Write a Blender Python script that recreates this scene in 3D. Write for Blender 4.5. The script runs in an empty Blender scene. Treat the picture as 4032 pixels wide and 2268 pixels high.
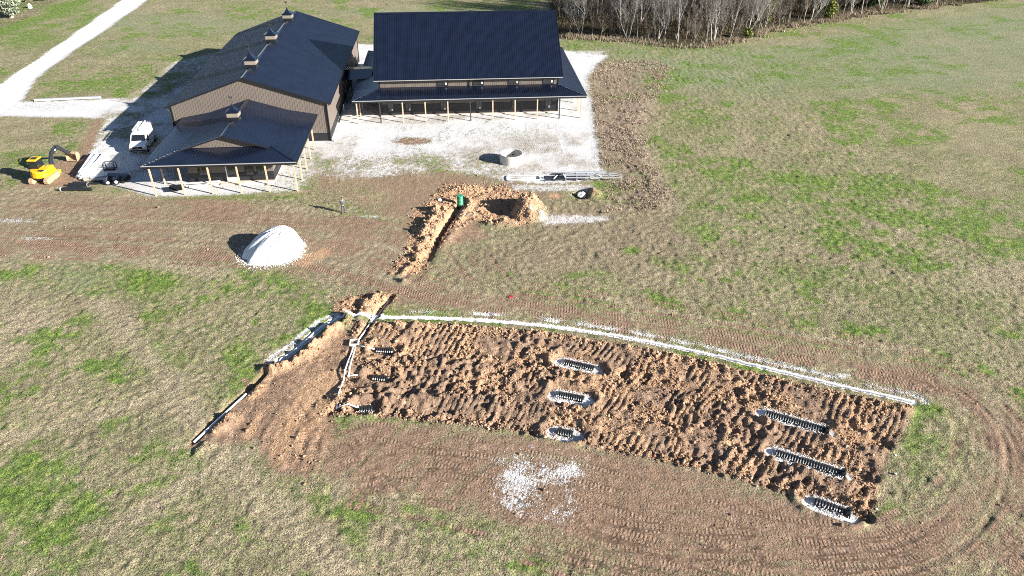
import bpy, math, random
import numpy as np
from mathutils import Vector, Matrix

SC = bpy.context.scene
COL = SC.collection
RNG = random.Random(7)
R = math.radians

# ------------------------------------------------------------------ camera
CAM = np.array([13.265, -95.761, 34.579])
F_PX, YAW, PITCH, ROLL = 2852.485, 0.0793, R(32.804), R(0.122)
_fw = np.array([math.sin(YAW), math.cos(YAW), 0.0]); _rt = np.array([math.cos(YAW), -math.sin(YAW), 0.0])
_up = np.array([0, 0, 1.0])
FWD = _fw * math.cos(PITCH) - _up * math.sin(PITCH)
UPV = _fw * math.sin(PITCH) + _up * math.cos(PITCH)
RV = _rt * math.cos(ROLL) + UPV * math.sin(ROLL)
UV = -_rt * math.sin(ROLL) + UPV * math.cos(ROLL)
cam = bpy.data.cameras.new('camera'); co = bpy.data.objects.new('camera', cam); COL.objects.link(co)
cam.sensor_width = 36.0; cam.lens = F_PX / 4032 * 36; cam.clip_start = 0.5; cam.clip_end = 3000
m = Matrix.Identity(4)
for i in range(3):
    m[i][0] = RV[i]; m[i][1] = UV[i]; m[i][2] = -FWD[i]; m[i][3] = CAM[i]
co.matrix_world = m
SC.camera = co

# ------------------------------------------------------------------ light
SUN_EL = R(21.3); SUN_DIR = np.array([0.876, -0.482])            # horizontal direction towards the sun
world = bpy.data.worlds.new('World'); SC.world = world; world.use_nodes = True
nt = world.node_tree; nt.nodes.clear()
sky = nt.nodes.new('ShaderNodeTexSky'); sky.sky_type = 'NISHITA'; sky.sun_disc = False
sky.sun_elevation = SUN_EL; sky.sun_rotation = math.atan2(SUN_DIR[0], SUN_DIR[1])
sky.altitude = 200; sky.air_density = 0.75; sky.dust_density = 0.3; sky.ozone_density = 1.2
bg = nt.nodes.new('ShaderNodeBackground'); bg.inputs[1].default_value = 0.05
wo = nt.nodes.new('ShaderNodeOutputWorld'); nt.links.new(sky.outputs[0], bg.inputs[0]); nt.links.new(bg.outputs[0], wo.inputs[0])
sd = bpy.data.lights.new('sun', 'SUN'); sd.energy = 5.0; sd.angle = R(0.5); sd.color = (1.0, 0.95, 0.88)
so = bpy.data.objects.new('sun', sd); COL.objects.link(so)
ld = Vector((-SUN_DIR[0] * math.cos(SUN_EL), -SUN_DIR[1] * math.cos(SUN_EL), -math.sin(SUN_EL)))
so.rotation_euler = ld.to_track_quat('-Z', 'Y').to_euler(); so.location = (60, -60, 60)
SC.view_settings.view_transform = 'Standard'; SC.view_settings.look = 'None'
SC.view_settings.gamma = 1.0; SC.view_settings.use_curve_mapping = False
SC.view_settings.exposure = 1.55
SC.cycles.filter_width = 1.0; SC.cycles.use_denoising = False

# ------------------------------------------------------------------ helpers
def at(x, y, z=0.0):
    """point of the plane z seen at (x, y) of the 2576-wide view of the survey photo"""
    a, b = x * 1.56522 - 2016, y * 1.56522 - 1134
    d = FWD + RV * (a / F_PX) - UV * (b / F_PX)
    t = (z - CAM[2]) / d[2]
    p = CAM + t * d
    return np.array([p[0], p[1]])

def atf(x, y, z=0.0):                                            # same, for full-size pixels
    return at(x / 1.56522, y / 1.56522, z)

def tag(o, label=None, cat=None, group=None, kind=None):
    if label: o['label'] = label
    if cat: o['category'] = cat
    if group: o['group'] = group
    if kind: o['kind'] = kind
    return o

def empty(name, loc=(0, 0, 0), rz=0.0):
    o = bpy.data.objects.new(name, None); o.empty_display_size = 0.3
    COL.objects.link(o); o.location = loc; o.rotation_euler = (0, 0, rz)
    return o

class MB:
    def __init__(s): s.v = []; s.f = []; s.mi = []; s.ch = []
    def add(s, vs, fs, mi=0):
        s.ch.append((vs, fs)); b = len(s.v); s.v += [tuple(map(float, v)) for v in vs]; s.f += [tuple(b + i for i in f) for f in fs]; s.mi += [mi] * len(fs)
        return s
    def box(s, c, d, rz=0.0, mi=0, taper=1.0, rx=0.0, ry=0.0):
        M = Matrix.Rotation(rz, 3, 'Z') @ Matrix.Rotation(ry, 3, 'Y') @ Matrix.Rotation(rx, 3, 'X')
        vs = []
        for z in (-1, 1):
            k = taper if z > 0 else 1
            for x, y in ((-1, -1), (1, -1), (1, 1), (-1, 1)):
                p = M @ Vector((x * d[0] / 2 * k, y * d[1] / 2 * k, z * d[2] / 2)); vs.append((c[0] + p.x, c[1] + p.y, c[2] + p.z))
        return s.add(vs, [(3, 2, 1, 0), (4, 5, 6, 7), (0, 1, 5, 4), (1, 2, 6, 5), (2, 3, 7, 6), (3, 0, 4, 7)], mi)
    def bx(s, x0, x1, y0, y1, z0, z1, mi=0):
        return s.box(((x0 + x1) / 2, (y0 + y1) / 2, (z0 + z1) / 2), (abs(x1 - x0), abs(y1 - y0), abs(z1 - z0)), mi=mi)
    def bar(s, a, b, w, h, mi=0):
        a, b = Vector(a), Vector(b); d = (b - a)
        L = d.length; d = d.normalized(); u = Vector((0, 0, 1))
        if abs(d.z) > 0.98: u = Vector((0, 1, 0))
        x = d.cross(u).normalized(); y = x.cross(d).normalized()
        vs = []
        for p in (a, b):
            for i, j in ((-1, -1), (1, -1), (1, 1), (-1, 1)): vs.append(tuple(p + x * (i * w / 2) + y * (j * h / 2)))
        return s.add(vs, [(0, 1, 2, 3), (7, 6, 5, 4), (4, 5, 1, 0), (5, 6, 2, 1), (6, 7, 3, 2), (7, 4, 0, 3)], mi)
    def tube(s, pts, r, n=8, mi=0, cap=True):
        rs = r if isinstance(r, (list, tuple)) else [r] * len(pts)
        pts = [Vector(p) for p in pts]; vs = []; fs = []; px = None
        for i, p in enumerate(pts):
            d = (pts[min(i + 1, len(pts) - 1)] - pts[max(i - 1, 0)]).normalized()
            if px is None:
                u = Vector((0, 0, 1)) if abs(d.z) < 0.9 else Vector((1, 0, 0))
                px = d.cross(u).normalized()
            else:
                px = (px - d * px.dot(d)); px = px.normalized() if px.length > 1e-6 else d.orthogonal().normalized()
            py = d.cross(px)
            for k in range(n):
                a = 2 * math.pi * k / n; vs.append(tuple(p + (px * math.cos(a) + py * math.sin(a)) * rs[i]))
        for i in range(len(pts) - 1):
            for k in range(n):
                k2 = (k + 1) % n; fs.append((i * n + k, i * n + k2, (i + 1) * n + k2, (i + 1) * n + k))
        if cap: fs += [tuple(range(n))[::-1], tuple((len(pts) - 1) * n + k for k in range(n))]
        return s.add(vs, fs, mi)
    def prism(s, poly, z0, z1, mi=0):
        n = len(poly); vs = [(p[0], p[1], z0) for p in poly] + [(p[0], p[1], z1) for p in poly]
        return s.add(vs, [tuple(range(n))[::-1], tuple(range(n, 2 * n))] + [(i, (i + 1) % n, n + (i + 1) % n, n + i) for i in range(n)], mi)
    def extr(s, poly3, vec, mi=0):
        n = len(poly3); q = [tuple(Vector(p) + Vector(vec)) for p in poly3]
        return s.add(list(poly3) + q, [tuple(range(n)), tuple(range(n, 2 * n))[::-1]] + [(i, n + i, n + (i + 1) % n, (i + 1) % n) for i in range(n)], mi)
    def each(s, name, mats, parent=None, **k):
        return [MB().add(v, f).build(name, mats, parent, **k) for v, f in s.ch]
    def build(s, name, mats, parent=None, smooth=False, bevel=0.0, kind=None):
        me = bpy.data.meshes.new(name); me.from_pydata(s.v, [], s.f)
        if not isinstance(mats, (list, tuple)): mats = [mats]
        for mt in mats: me.materials.append(mt)
        if len(mats) > 1: me.polygons.foreach_set('material_index', s.mi)
        if smooth: me.polygons.foreach_set('use_smooth', [True] * len(s.f))
        me.validate(); me.update()
        import bmesh
        bm = bmesh.new(); bm.from_mesh(me); bmesh.ops.recalc_face_normals(bm, faces=bm.faces); bm.to_mesh(me); bm.free()
        o = bpy.data.objects.new(name, me); COL.objects.link(o)
        if parent: o.parent = parent
        if bevel:
            b = o.modifiers.new('bevel', 'BEVEL'); b.width = bevel; b.segments = 2; b.limit_method = 'ANGLE'
        if kind: o['kind'] = kind
        return o

def copy_tree(o, parent=None):
    c = o.copy(); COL.objects.link(c); c.parent = parent
    for ch in list(o.children): copy_tree(ch, c)
    return c

def mat(name, color, rough=0.6, metal=0.0, var=0.0, scale=6.0, bump=0.0, bscale=30.0, color2=None, spec=None, coat=0.0):
    mt = bpy.data.materials.new(name); mt.use_nodes = True; t = mt.node_tree; p = t.nodes['Principled BSDF']
    p.inputs['Base Color'].default_value = (*color, 1); p.inputs['Roughness'].default_value = rough; p.inputs['Metallic'].default_value = metal
    if spec is not None: p.inputs['Specular IOR Level'].default_value = spec
    if coat: p.inputs['Coat Weight'].default_value = coat; p.inputs['Coat Roughness'].default_value = 0.15
    tc = t.nodes.new('ShaderNodeTexCoord')
    if var > 0:
        n = t.nodes.new('ShaderNodeTexNoise'); n.inputs['Scale'].default_value = scale; n.inputs['Detail'].default_value = 5; n.inputs['Roughness'].default_value = 0.65
        t.links.new(tc.outputs['Object'], n.inputs['Vector'])
        r = t.nodes.new('ShaderNodeValToRGB'); r.color_ramp.elements[0].position = 0.32; r.color_ramp.elements[1].position = 0.68
        c2 = color2 or tuple(c * (1 + var) for c in color)
        r.color_ramp.elements[0].color = (*[c * (1 - var) for c in color], 1); r.color_ramp.elements[1].color = (*c2, 1)
        t.links.new(n.outputs['Fac'], r.inputs[0]); t.links.new(r.outputs[0], p.inputs['Base Color'])
    if bump > 0:
        n2 = t.nodes.new('ShaderNodeTexNoise'); n2.inputs['Scale'].default_value = bscale; n2.inputs['Detail'].default_value = 4
        t.links.new(tc.outputs['Object'], n2.inputs['Vector'])
        b = t.nodes.new('ShaderNodeBump'); b.inputs['Strength'].default_value = 1; b.inputs['Distance'].default_value = bump
        t.links.new(n2.outputs['Fac'], b.inputs['Height']); t.links.new(b.outputs[0], p.inputs['Normal'])
    return mt

def glass_mat(name, color, rough=0.08):
    mt = mat(name, color, rough, 0.0); mt.node_tree.nodes['Principled BSDF'].inputs['Specular IOR Level'].default_value = 0.9
    return mt

M = dict(
    roof=mat('navy_metal_roof', (0.0055, 0.0090, 0.021), 0.27, 0.0, 0.25, 0.6, 0.0015, 3.0, spec=0.8, coat=0.35),
    trim=mat('black_trim', (0.010, 0.011, 0.014), 0.45),
    siding=mat('taupe_siding', (0.135, 0.112, 0.095), 0.5, 0.0, 0.06, 0.8),
    wains=mat('black_wainscot', (0.014, 0.015, 0.019), 0.4),
    gutter=mat('lit_gutter_edge', (0.42, 0.42, 0.42), 0.4, 0.3),  # pale colour stands in for sunlight on the panel ends at the eaves
    louvre=mat('taupe_louvre', (0.26, 0.23, 0.19), 0.6),
    post=mat('treated_timber', (0.50, 0.36, 0.24), 0.8, 0.0, 0.2, 3.0),
    dpost=mat('dark_stained_post', (0.03, 0.025, 0.022), 0.7),
    concrete=mat('pale_concrete', (0.52, 0.50, 0.46), 0.85, 0, 0.10, 2.5, 0.004, 20),
    slab=mat('slab_concrete', (0.55, 0.47, 0.40), 0.85, 0, 0.12, 2.0),
    glass=glass_mat('dark_glass', (0.012, 0.016, 0.02)),
    label=mat('white_sticker', (0.8, 0.8, 0.78), 0.6),
    white=mat('white_paint', (0.80, 0.80, 0.79), 0.35, 0, 0.02, 2.0),
    pvc=mat('white_pvc', (0.82, 0.83, 0.84), 0.35),
    black=mat('black_plastic', (0.016, 0.018, 0.02), 0.35, 0, 0.2, 5.0),
    rubber=mat('rubber', (0.02, 0.019, 0.018), 0.8),
    yellow=mat('yellow_paint', (0.85, 0.46, 0.015), 0.38, 0, 0.06, 3.0),
    steel=mat('dark_steel', (0.045, 0.05, 0.058), 0.42, 0.5, 0.3, 5.0),
    galv=mat('galvanised_steel', (0.50, 0.52, 0.55), 0.4, 0.4, 0.12, 4.0),
    chrome=mat('bare_steel_rod', (0.5, 0.5, 0.5), 0.2, 0.9),
    mud=mat('muddy_steel', (0.36, 0.26, 0.16), 0.9, 0, 0.3, 6.0, 0.01, 12),
    rust=mat('grey_weathered_wood', (0.24, 0.21, 0.18), 0.85, 0, 0.3, 5.0),
    green=mat('green_plastic', (0.03, 0.26, 0.14), 0.5),
    red=mat('red_cloth', (0.35, 0.02, 0.02), 0.8),
    rock=mat('pale_limestone', (0.70, 0.67, 0.62), 0.9, 0, 0.15, 3.0, 0.02, 6),
    skin=mat('skin', (0.45, 0.27, 0.19), 0.6),
    hoodie=mat('grey_hoodie', (0.10, 0.11, 0.13), 0.9, 0, 0.2, 8.0),
    jeans=mat('slate_trousers', (0.075, 0.08, 0.10), 0.9, 0, 0.2, 8.0),
    hair=mat('dark_hair', (0.02, 0.015, 0.012), 0.7),
    amber=mat('amber_lens', (0.7, 0.25, 0.05), 0.3),
    lamp=mat('headlamp_lens', (0.55, 0.58, 0.6), 0.1),
    gold=mat('gold_emblem', (0.6, 0.42, 0.12), 0.3, 0.6),
    orange=mat('red_marker', (0.6, 0.06, 0.02), 0.5),
    gravelpile=None,
)
# ------------------------------------------------------------------ ground: grid, masks, relief
def axis(segs, lo, hi, step0, g, far):
    a = list(np.arange(lo, hi, step0)); return a
def grow(start, end, s0, g, smax):
    out = []; p = start; s = s0; sg = 1 if end > start else -1
    while (end - p) * sg > 0:
        s = min(s * g, smax); p += s * sg; out.append(p)
    return out
XS = sorted(grow(-36, -520, 0.14, 1.035, 40)) + list(np.arange(-36, 62, 0.14)) + grow(61.9, 560, 0.14, 1.035, 40)
YS = sorted(grow(-76, -300, 0.14, 1.12, 30)) + list(np.arange(-76, -44, 0.135)) + grow(-44, 640, 0.135, 1.0045, 0.9)
YS = [y for y in YS if y < 95] + grow(95, 640, 1.0, 1.1, 40)
XS = np.array(XS); YS = np.array(YS); NX, NY = len(XS), len(YS)
XG, YG = np.meshgrid(XS, YS)                                     # shape NY, NX
nrng = np.random.RandomState(11)
LAT = [nrng.rand(257, 257) for _ in range(6)]
def vnoise(scale, seed=0, ang=0.0, sx=1.0, x=None, y=None):
    """value noise 0..1 with features of 'scale' metres"""
    x = XG if x is None else x; y = YG if y is None else y
    if ang: x, y = x * math.cos(ang) + y * math.sin(ang), -x * math.sin(ang) + y * math.cos(ang)
    L = LAT[seed % 6]
    u = x / (scale * sx) + seed * 17.31 + 500; v = y / scale + seed * 9.77 + 500
    iu = np.floor(u).astype(np.int32); iv = np.floor(v).astype(np.int32); fu = u - iu; fv = v - iv
    fu = fu * fu * (3 - 2 * fu); fv = fv * fv * (3 - 2 * fv)
    a, b = iu & 255, iv & 255
    return (L[b, a] * (1 - fu) + L[b, a + 1] * fu) * (1 - fv) + (L[b + 1, a] * (1 - fu) + L[b + 1, a + 1] * fu) * fv
def fbm(scale, n=3, seed=0, ang=0.0, sx=1.0):
    o = 0; w = 0; a = 1.0
    for k in range(n):
        o = o + a * vnoise(scale / 2 ** k, seed + k, ang + 0.6 * k, sx); w += a; a *= 0.55
    return o / w
def sstep(a, b, x):
    t = np.clip((x - a) / (b - a), 0, 1); return t * t * (3 - 2 * t)
def bbox(pts, pad):
    p = np.array(pts); x0, y0 = p.min(0) - pad; x1, y1 = p.max(0) + pad
    return slice(*np.searchsorted(YS, (y0, y1))), slice(*np.searchsorted(XS, (x0, x1)))
def segdist(px, py, a, b):
    d = b - a; L2 = d @ d
    t = np.clip(((px - a[0]) * d[0] + (py - a[1]) * d[1]) / L2, 0, 1)
    qx, qy = px - a[0] - t * d[0], py - a[1] - t * d[1]
    return np.hypot(qx, qy), t * math.sqrt(L2), np.sign(d[0] * qy - d[1] * qx)
def poly(s, soft=0.6, world=False):
    """soft 0..1 mask of a polygon given as 'x,y x,y' of the survey view (or world points)"""
    pts = [np.array(p, float) for p in s] if world else [at(*map(float, p.split(','))) for p in s.split()]
    out = np.zeros((NY, NX), np.float32); sl = bbox(pts, soft * 2)
    px, py = XG[sl], YG[sl]
    if px.size == 0: return out
    dm = np.full(px.shape, 1e9); ins = np.zeros(px.shape, bool)
    for i in range(len(pts)):
        a, b = pts[i], pts[(i + 1) % len(pts)]
        dm = np.minimum(dm, segdist(px, py, a, b)[0])
        if a[1] != b[1]:
            c = (py < a[1]) != (py < b[1])
            ins ^= c & (px < (b[0] - a[0]) * (py - a[1]) / (b[1] - a[1]) + a[0])
    out[sl] = sstep(-soft, soft, np.where(ins, dm, -dm)); return out
def ell(cx, cy, rx, ry, soft=None):
    c = at(cx, cy); pts = [at(cx + rx * math.cos(a), cy + ry * math.sin(a)) for a in np.linspace(0, 2 * math.pi, 14)[:-1]]
    ext = np.ptp(np.array(pts), axis=0).min()
    return poly(pts, soft or ext * 0.35, True)
def smooth_path(pts, n=8):
    P = [np.array(p, float) for p in pts]; out = []
    for i in range(len(P) - 1):
        p0, p1, p2, p3 = P[max(i - 1, 0)], P[i], P[i + 1], P[min(i + 2, len(P) - 1)]
        for k in range(n):
            t = k / n; out.append(0.5 * (2 * p1 + (p2 - p0) * t + (2 * p0 - 5 * p1 + 4 * p2 - p3) * t * t + (3 * p1 - p0 - 3 * p2 + p3) * t ** 3))
    return out + [P[-1]]
def pts_of(s): return [at(*map(float, p.split(','))) for p in s.split()]
def line(pts, reach):
    """distance, arc length and side of a polyline, within 'reach'"""
    D = np.full((NY, NX), 1e3, np.float32); U = np.zeros((NY, NX), np.float32); S = np.zeros((NY, NX), np.float32)
    acc = 0.0
    for a, b in zip(pts[:-1], pts[1:]):
        sl = bbox([a, b], reach); px, py = XG[sl], YG[sl]
        L = np.linalg.norm(b - a)
        if px.size:
            d, t, s = segdist(px, py, a, b); m = d < D[sl]
            D[sl] = np.where(m, d, D[sl]); U[sl] = np.where(m, t + acc, U[sl]); S[sl] = np.where(m, s, S[sl])
        acc += L
    return D, U, S
def off(pts, d):
    o = []
    for i in range(len(pts)):
        t = pts[min(i + 1, len(pts) - 1)] - pts[max(i - 1, 0)]; t = t / (np.linalg.norm(t) + 1e-9)
        o.append(pts[i] + np.array([-t[1], t[0]]) * d)
    return o

Z = np.zeros((NY, NX), np.float32)
soil = Z.copy(); clay = Z.copy(); grav = Z.copy(); tread = Z.copy(); TU = Z.copy()
green = Z.copy(); brush = Z.copy(); litter = Z.copy(); pale = Z.copy()
mx = np.maximum
n1 = fbm(2.2, 3, 0); n2 = fbm(0.8, 2, 1); n3 = fbm(7.0, 3, 2); n4 = fbm(18, 2, 4)

# worn traffic band left of the trench, the ring track, the drive around the drain field
band = poly('-60,460 0,470 100,470 160,482 300,492 560,500 700,515 830,535 1000,550 1060,600 1040,690 1120,730 1040,775 960,765 900,735 800,720 700,680 560,668 300,655 100,655 0,650 -60,650', 2.2)
soil = mx(soil, band * (0.12 + 0.75 * sstep(0.3, 0.75, n3 * 0.6 + n1 * 0.4)))
exc = poly('40,475 60,455 110,440 130,415 185,385 215,340 235,298 262,300 250,345 240,385 215,420 205,450 190,470', 1.0); soil = mx(soil, exc * 0.75); clay = mx(clay, exc * 0.35)
north = poly('960,705 1200,735 1500,780 1800,825 2000,860 2250,905 2440,965 2560,1060 2640,1150 2560,1300 2440,1420 2350,1470 2240,1480 2360,1370 2450,1250 2475,1150 2440,1060 2380,1005 2250,960 2100,925 1900,880 1700,838 1400,795 1200,780 985,775', 1.6)
soil = mx(soil, north * (0.42 + 0.6 * n1))
south = poly('900,1060 1000,1060 1250,1085 1450,1125 1700,1170 1900,1225 2040,1280 2165,1325 2225,1300 2330,1290 2420,1230 2470,1160 2560,1200 2530,1290 2440,1420 2330,1500 1650,1500 1500,1395 1350,1360 1200,1290 1000,1250 850,1215 780,1195 830,1110', 1.6)
soil = mx(soil, south * (0.60 + 0.55 * n1))
lobe = poly('860,815 830,830 760,870 690,915 640,960 600,1005 500,1110 560,1118 640,1112 690,1190 780,1205 850,1110 840,1050 880,940 900,860', 0.8)
soil = mx(soil, lobe * 0.95); clay = mx(clay, lobe * (0.15 + 0.5 * n1))
block = poly('880,812 960,812 1180,818 1400,842 1700,892 1900,942 2100,988 2300,1026 2275,1080 2245,1120 2215,1200 2200,1290 2165,1312 2040,1272 1900,1218 1700,1165 1450,1118 1250,1078 1000,1052 900,1047 825,1042 868,940 893,870', 0.45)
soil = mx(soil, block); clay = mx(clay, block * (0.26 + 0.40 * sstep(0.42, 0.62, n1)))
# excavation near the septic riser, cross trench, berms
pit = poly('1128,462 1250,468 1345,487 1372,530 1330,568 1250,572 1200,556 1150,572 1112,602 1085,645 1060,695 968,692 1015,640 1040,560 1035,535 1090,498', 0.6)
clay = mx(clay, pit * (0.75 + 0.25 * n2)); soil = mx(soil, pit)
cross = poly('845,752 985,733 1003,745 950,796 838,802', 0.6); clay = mx(clay, cross * 0.85); soil = mx(soil, cross)
apron = poly('800,432 1000,425 1280,445 1340,470 1390,500 1330,500 1150,470 1060,520 1040,600 980,700 900,700 930,640 980,560 860,500 800,480', 1.2); soil = mx(soil, apron * (0.25 + 0.65 * n1)); clay = mx(clay, apron * 0.25)
ap2 = poly('1130,540 1200,560 1230,600 1130,620 1080,650 1100,600', .8); soil = mx(soil, ap2 * .8); clay = mx(clay, ap2 * .4)
scr = poly('735,668 760,640 842,618 835,645 770,672', 0.7); clay = mx(clay, scr * 0.8); soil = mx(soil, scr)
sc2 = poly('1140,880 1400,895 1700,935 1690,950 1400,915 1140,905', 0.5)
spot = ell(1395, 493, 20, 8); clay = mx(clay, spot * 0.9); soil = mx(soil, spot)
# pale weeds and dead brush
brush = mx(brush, poly('1500,155 1620,148 1712,160 1650,250 1618,330 1640,400 1705,520 1560,545 1500,545 1545,470 1520,440 1492,300 1484,200', 3.5) * (0.55 + 0.8 * n1))
brush = mx(brush, 0.62 * poly('1380,500 1700,520 1900,640 1800,720 1500,700 1150,720 1120,640 1230,590', 5))
brush = mx(brush, 0.5 * band)
for a in ((300, 780, 200, 60), (60, 820, 60, 60), (420, 1050, 120, 70), (900, 1350, 140, 70), (2100, 640, 200, 30), (1650, 220, 60, 40)): brush = mx(brush, 0.45 * ell(*a))
# gravel yard, drive, loose gravel
yard = poly('330,246 400,190 430,155 540,132 905,110 1430,128 1530,140 1500,165 1478,200 1490,252 1492,300 1502,360 1516,430 1512,452 1400,462 1278,458 1200,440 1100,432 980,447 860,452 790,446 757,480 560,493 380,494 300,470 235,452 195,445 212,410 236,370 252,330 268,298 200,296 0,292 -80,292 -80,250 0,252 85,256', 1.1)
drive = poly('355,-60 310,0 160,105 0,213 -80,262 -80,330 0,290 60,245 90,197 170,138 250,85 372,0 450,-60', 0.45)
worn = sstep(0.35, 0.75, n1 * 0.6 + n3 * 0.5) * 0.55
inner = ell(1180, 350, 330, 90)
grav = mx(grav, yard * (1 - 0.6 * worn) * (1 - 0.42 * poly('780,395 1000,380 1290,410 1290,470 760,470', 3)))
grav *= 1 - 0.5 * poly('420,140 540,130 560,200 420,235 330,246 400,190', 1.5)
grav *= 1 - 0.55 * poly('340,245 420,240 420,420 300,420 250,330', 4.0) * n3
grav = mx(grav, drive * 1.25)
grav = mx(grav, 0.62 * poly('1280,463 1490,463 1500,480 1400,482 1290,480', 1.0))
grav = mx(grav, 0.66 * poly('1350,545 1400,541 1530,543 1535,556 1480,562 1370,568', 0.8))
grav = mx(grav, 0.55 * poly('1395,127 1530,128 1500,150 1420,160', 1.0))
for a in ((2110, 945, 35, 8, .55), (35, 555, 60, 9, .45), (90, 600, 50, 7, .4), (1180, 545, 30, 4, .5), (930, 545, 30, 5, .45)):
    grav = mx(grav, a[4] * ell(*a[:4]))
dirty = yard * (0.15 + 0.9 * poly('760,380 900,350 1050,385 1250,340 1500,330 1530,470 760,470', 3) * sstep(.25, .7, n3 * .5 + n1 * .5)) + yard * poly('200,290 520,130 560,200 420,250 420,430 330,480 180,460', 2) * sstep(.35, .65, n1 * .5 + n3 * .5) * .9
dirty = mx(dirty, yard * 0.8 * poly('860,298 1470,268 1475,285 1100,312 865,315', .8) * sstep(.4, .6, n1)); dirty = mx(dirty, 0.5 * (1 - yard) * (1 - drive))
wp = poly('1235,1150 1330,1140 1470,1160 1500,1200 1450,1225 1440,1295 1390,1318 1340,1300 1290,1296 1255,1270 1250,1215 1262,1180', 1.6)
wk = 0.30 * ell(1290, 1170, 60, 30) + 0.28 * ell(1440, 1180, 50, 20) + 0.34 * ell(1285, 1235, 50, 40) + 0.2 * ell(1315, 1280, 30, 20) + 0.3 * ell(1420, 1290, 30, 18) + 0.16 * ell(1370, 1205, 90, 24) - 0.3 * ell(1385, 1235, 36, 16) - 0.2 * ell(1370, 1275, 30, 20)
grav = mx(grav, wp * (0.44 + wk) * (0.72 + 0.75 * (n2 - 0.3)))
mud = ell(1040, 355, 48, 9); soil = mx(soil, mud * 0.8); grav *= 1 - 0.75 * mud
# wood floor and lawn under the yard trees
wood = poly('1372,-90 1385,20 1405,97 1500,99 1600,108 1700,116 1790,116 1850,104 1900,92 2000,66 2100,50 2250,27 2350,16 2450,8 2560,-10 2700,-60', 1.6)
litter = mx(litter, wood)
litter = mx(litter, 0.0 * Z); mulch = poly('-60,5 10,0 60,0 180,-8 150,6 120,18 95,40 60,55 0,75 -60,80', 1.0); litter = mx(litter, mulch * 0.4); clay = mx(clay, mulch * 0.85)
clearing = ell(2600 / 1.56522, 5, 45, 14); litter *= 1 - clearing
lawn = poly('120,14 250,-10 200,20 100,60 0,95 -100,110 -100,75 0,70 60,52 95,38', 2.0)
# greener patches
GP = [(370, 705, 105, 34, 1), (300, 670, 70, 16, .9), (255, 740, 50, 20, .8), (25, 693, 42, 15, .9), (110, 700, 60, 30, .5), (556, 692, 22, 10, 1), (648, 697, 18, 7, .8), (800, 780, 38, 20, .9), (775, 822, 15, 16, 1), (245, 930, 32, 22, .9), (292, 950, 32, 22, 1), (405, 948, 30, 20, .9), (235, 800, 60, 25, .7), (355, 860, 28, 30, .8), (600, 900, 60, 30, .75), (640, 960, 40, 20, .6), (595, 875, 20, 20, .7), (640, 1190, 30, 40, 1), (675, 1240, 30, 30, 1), (30, 1235, 38, 20, .95), (165, 1180, 45, 22, .8), (90, 1080, 80, 30, .7), (160, 1140, 40, 22, .8), (340, 1158, 28, 14, .8), (400, 1220, 30, 12, .7), (130, 1420, 60, 14, .8), (820, 1420, 40, 20, .8), (240, 1370, 40, 18, .6), (345, 1340, 40, 18, .6), (340, 1060, 60, 20, .5), (905, 485, 70, 13, .9), (700, 497, 60, 7, .9), (500, 500, 110, 8, .8), (400, 500, 20, 7, .6), (270, 560, 26, 14, .7), (870, 512, 16, 8, .8), (1590, 632, 26, 10, 1), (1490, 690, 60, 10, .5), (1845, 614, 22, 10, 1), (1440, 695, 25, 8, .7), (1410, 720, 30, 10, .7), (1260, 690, 40, 8, .6), (1550, 560, 60, 8, .3), (1940, 575, 50, 12, .8), (1880, 545, 40, 12, .7), (1830, 440, 55, 22, .85), (1960, 450, 75, 20, .85), (2060, 470, 60, 18, .9), (2150, 490, 60, 14, .8), (1780, 520, 60, 14, .8), (1890, 500, 60, 12, .9), (2260, 450, 60, 25, .6), (2260, 240, 55, 9, .8), (1740, 300, 70, 22, .7), (1790, 350, 50, 14, .6), (1690, 430, 50, 22, .6), (2350, 530, 60, 14, .7), (2060, 390, 50, 10, .6), (2560, 992, 32, 18, 1), (2330, 1040, 60, 28, .95), (2300, 1100, 45, 60, .7), (2250, 1290, 50, 30, .7), (2490, 1330, 60, 40, .6), (1330, 1425, 60, 22, 1), (1090, 1330, 50, 25, .8), (900, 1290, 50, 30, .8), (1150, 1380, 90, 30, .5), (800, 1370, 60, 25, .6), (940, 1400, 60, 22, .5), (60, 400, 80, 22, .8), (250, 360, 10, 20, .5), (200, 370, 50, 14, .8), (330, 210, 80, 14, .8), (180, 215, 90, 16, .7), (250, 130, 60, 14, .6), (450, 80, 60, 14, .6), (700, 40, 60, 14, .5), (850, 60, 90, 20, .5), (470, 150, 60, 10, .9), (600, 15, 120, 15, .4), (1200, 15, 150, 12, .6), (1280, 845, 20, 7, .4), (1470, 118, 60, 6, .8), (2180, 720, 90, 24, .5), (1990, 690, 120, 30, .5), (1720, 660, 110, 26, .5), (1500, 760, 60, 15, .4), (2420, 640, 80, 30, .5), (520, 1010, 60, 40, .4), (1040, 1210, 40, 10, .3), (60, 100, 120, 22, .8), (200, 30, 80, 20, .6), (100, 190, 80, 18, .4), (2300, 60, 200, 15, .3)]
for a in GP: green = mx(green, a[4] * ell(*a[:4]))
green = mx(green, lawn * 1.2)
gfield = 0.40 * n3 + 0.28 * n1 + 0.17 * fbm(0.7, 2, 2) + 0.15 * n4
calm = mx(poly('1040,480 1380,500 1700,530 1750,640 1500,740 1100,720 1040,640', 4), poly('780,440 1300,440 1300,470 1050,500 780,520', 1.5))
green = mx(green, 0.80 * sstep(0.46, 0.62, gfield) * (1 - 0.85 * calm)) * (1 - 0.75 * soil.clip(0, 1))
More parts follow.
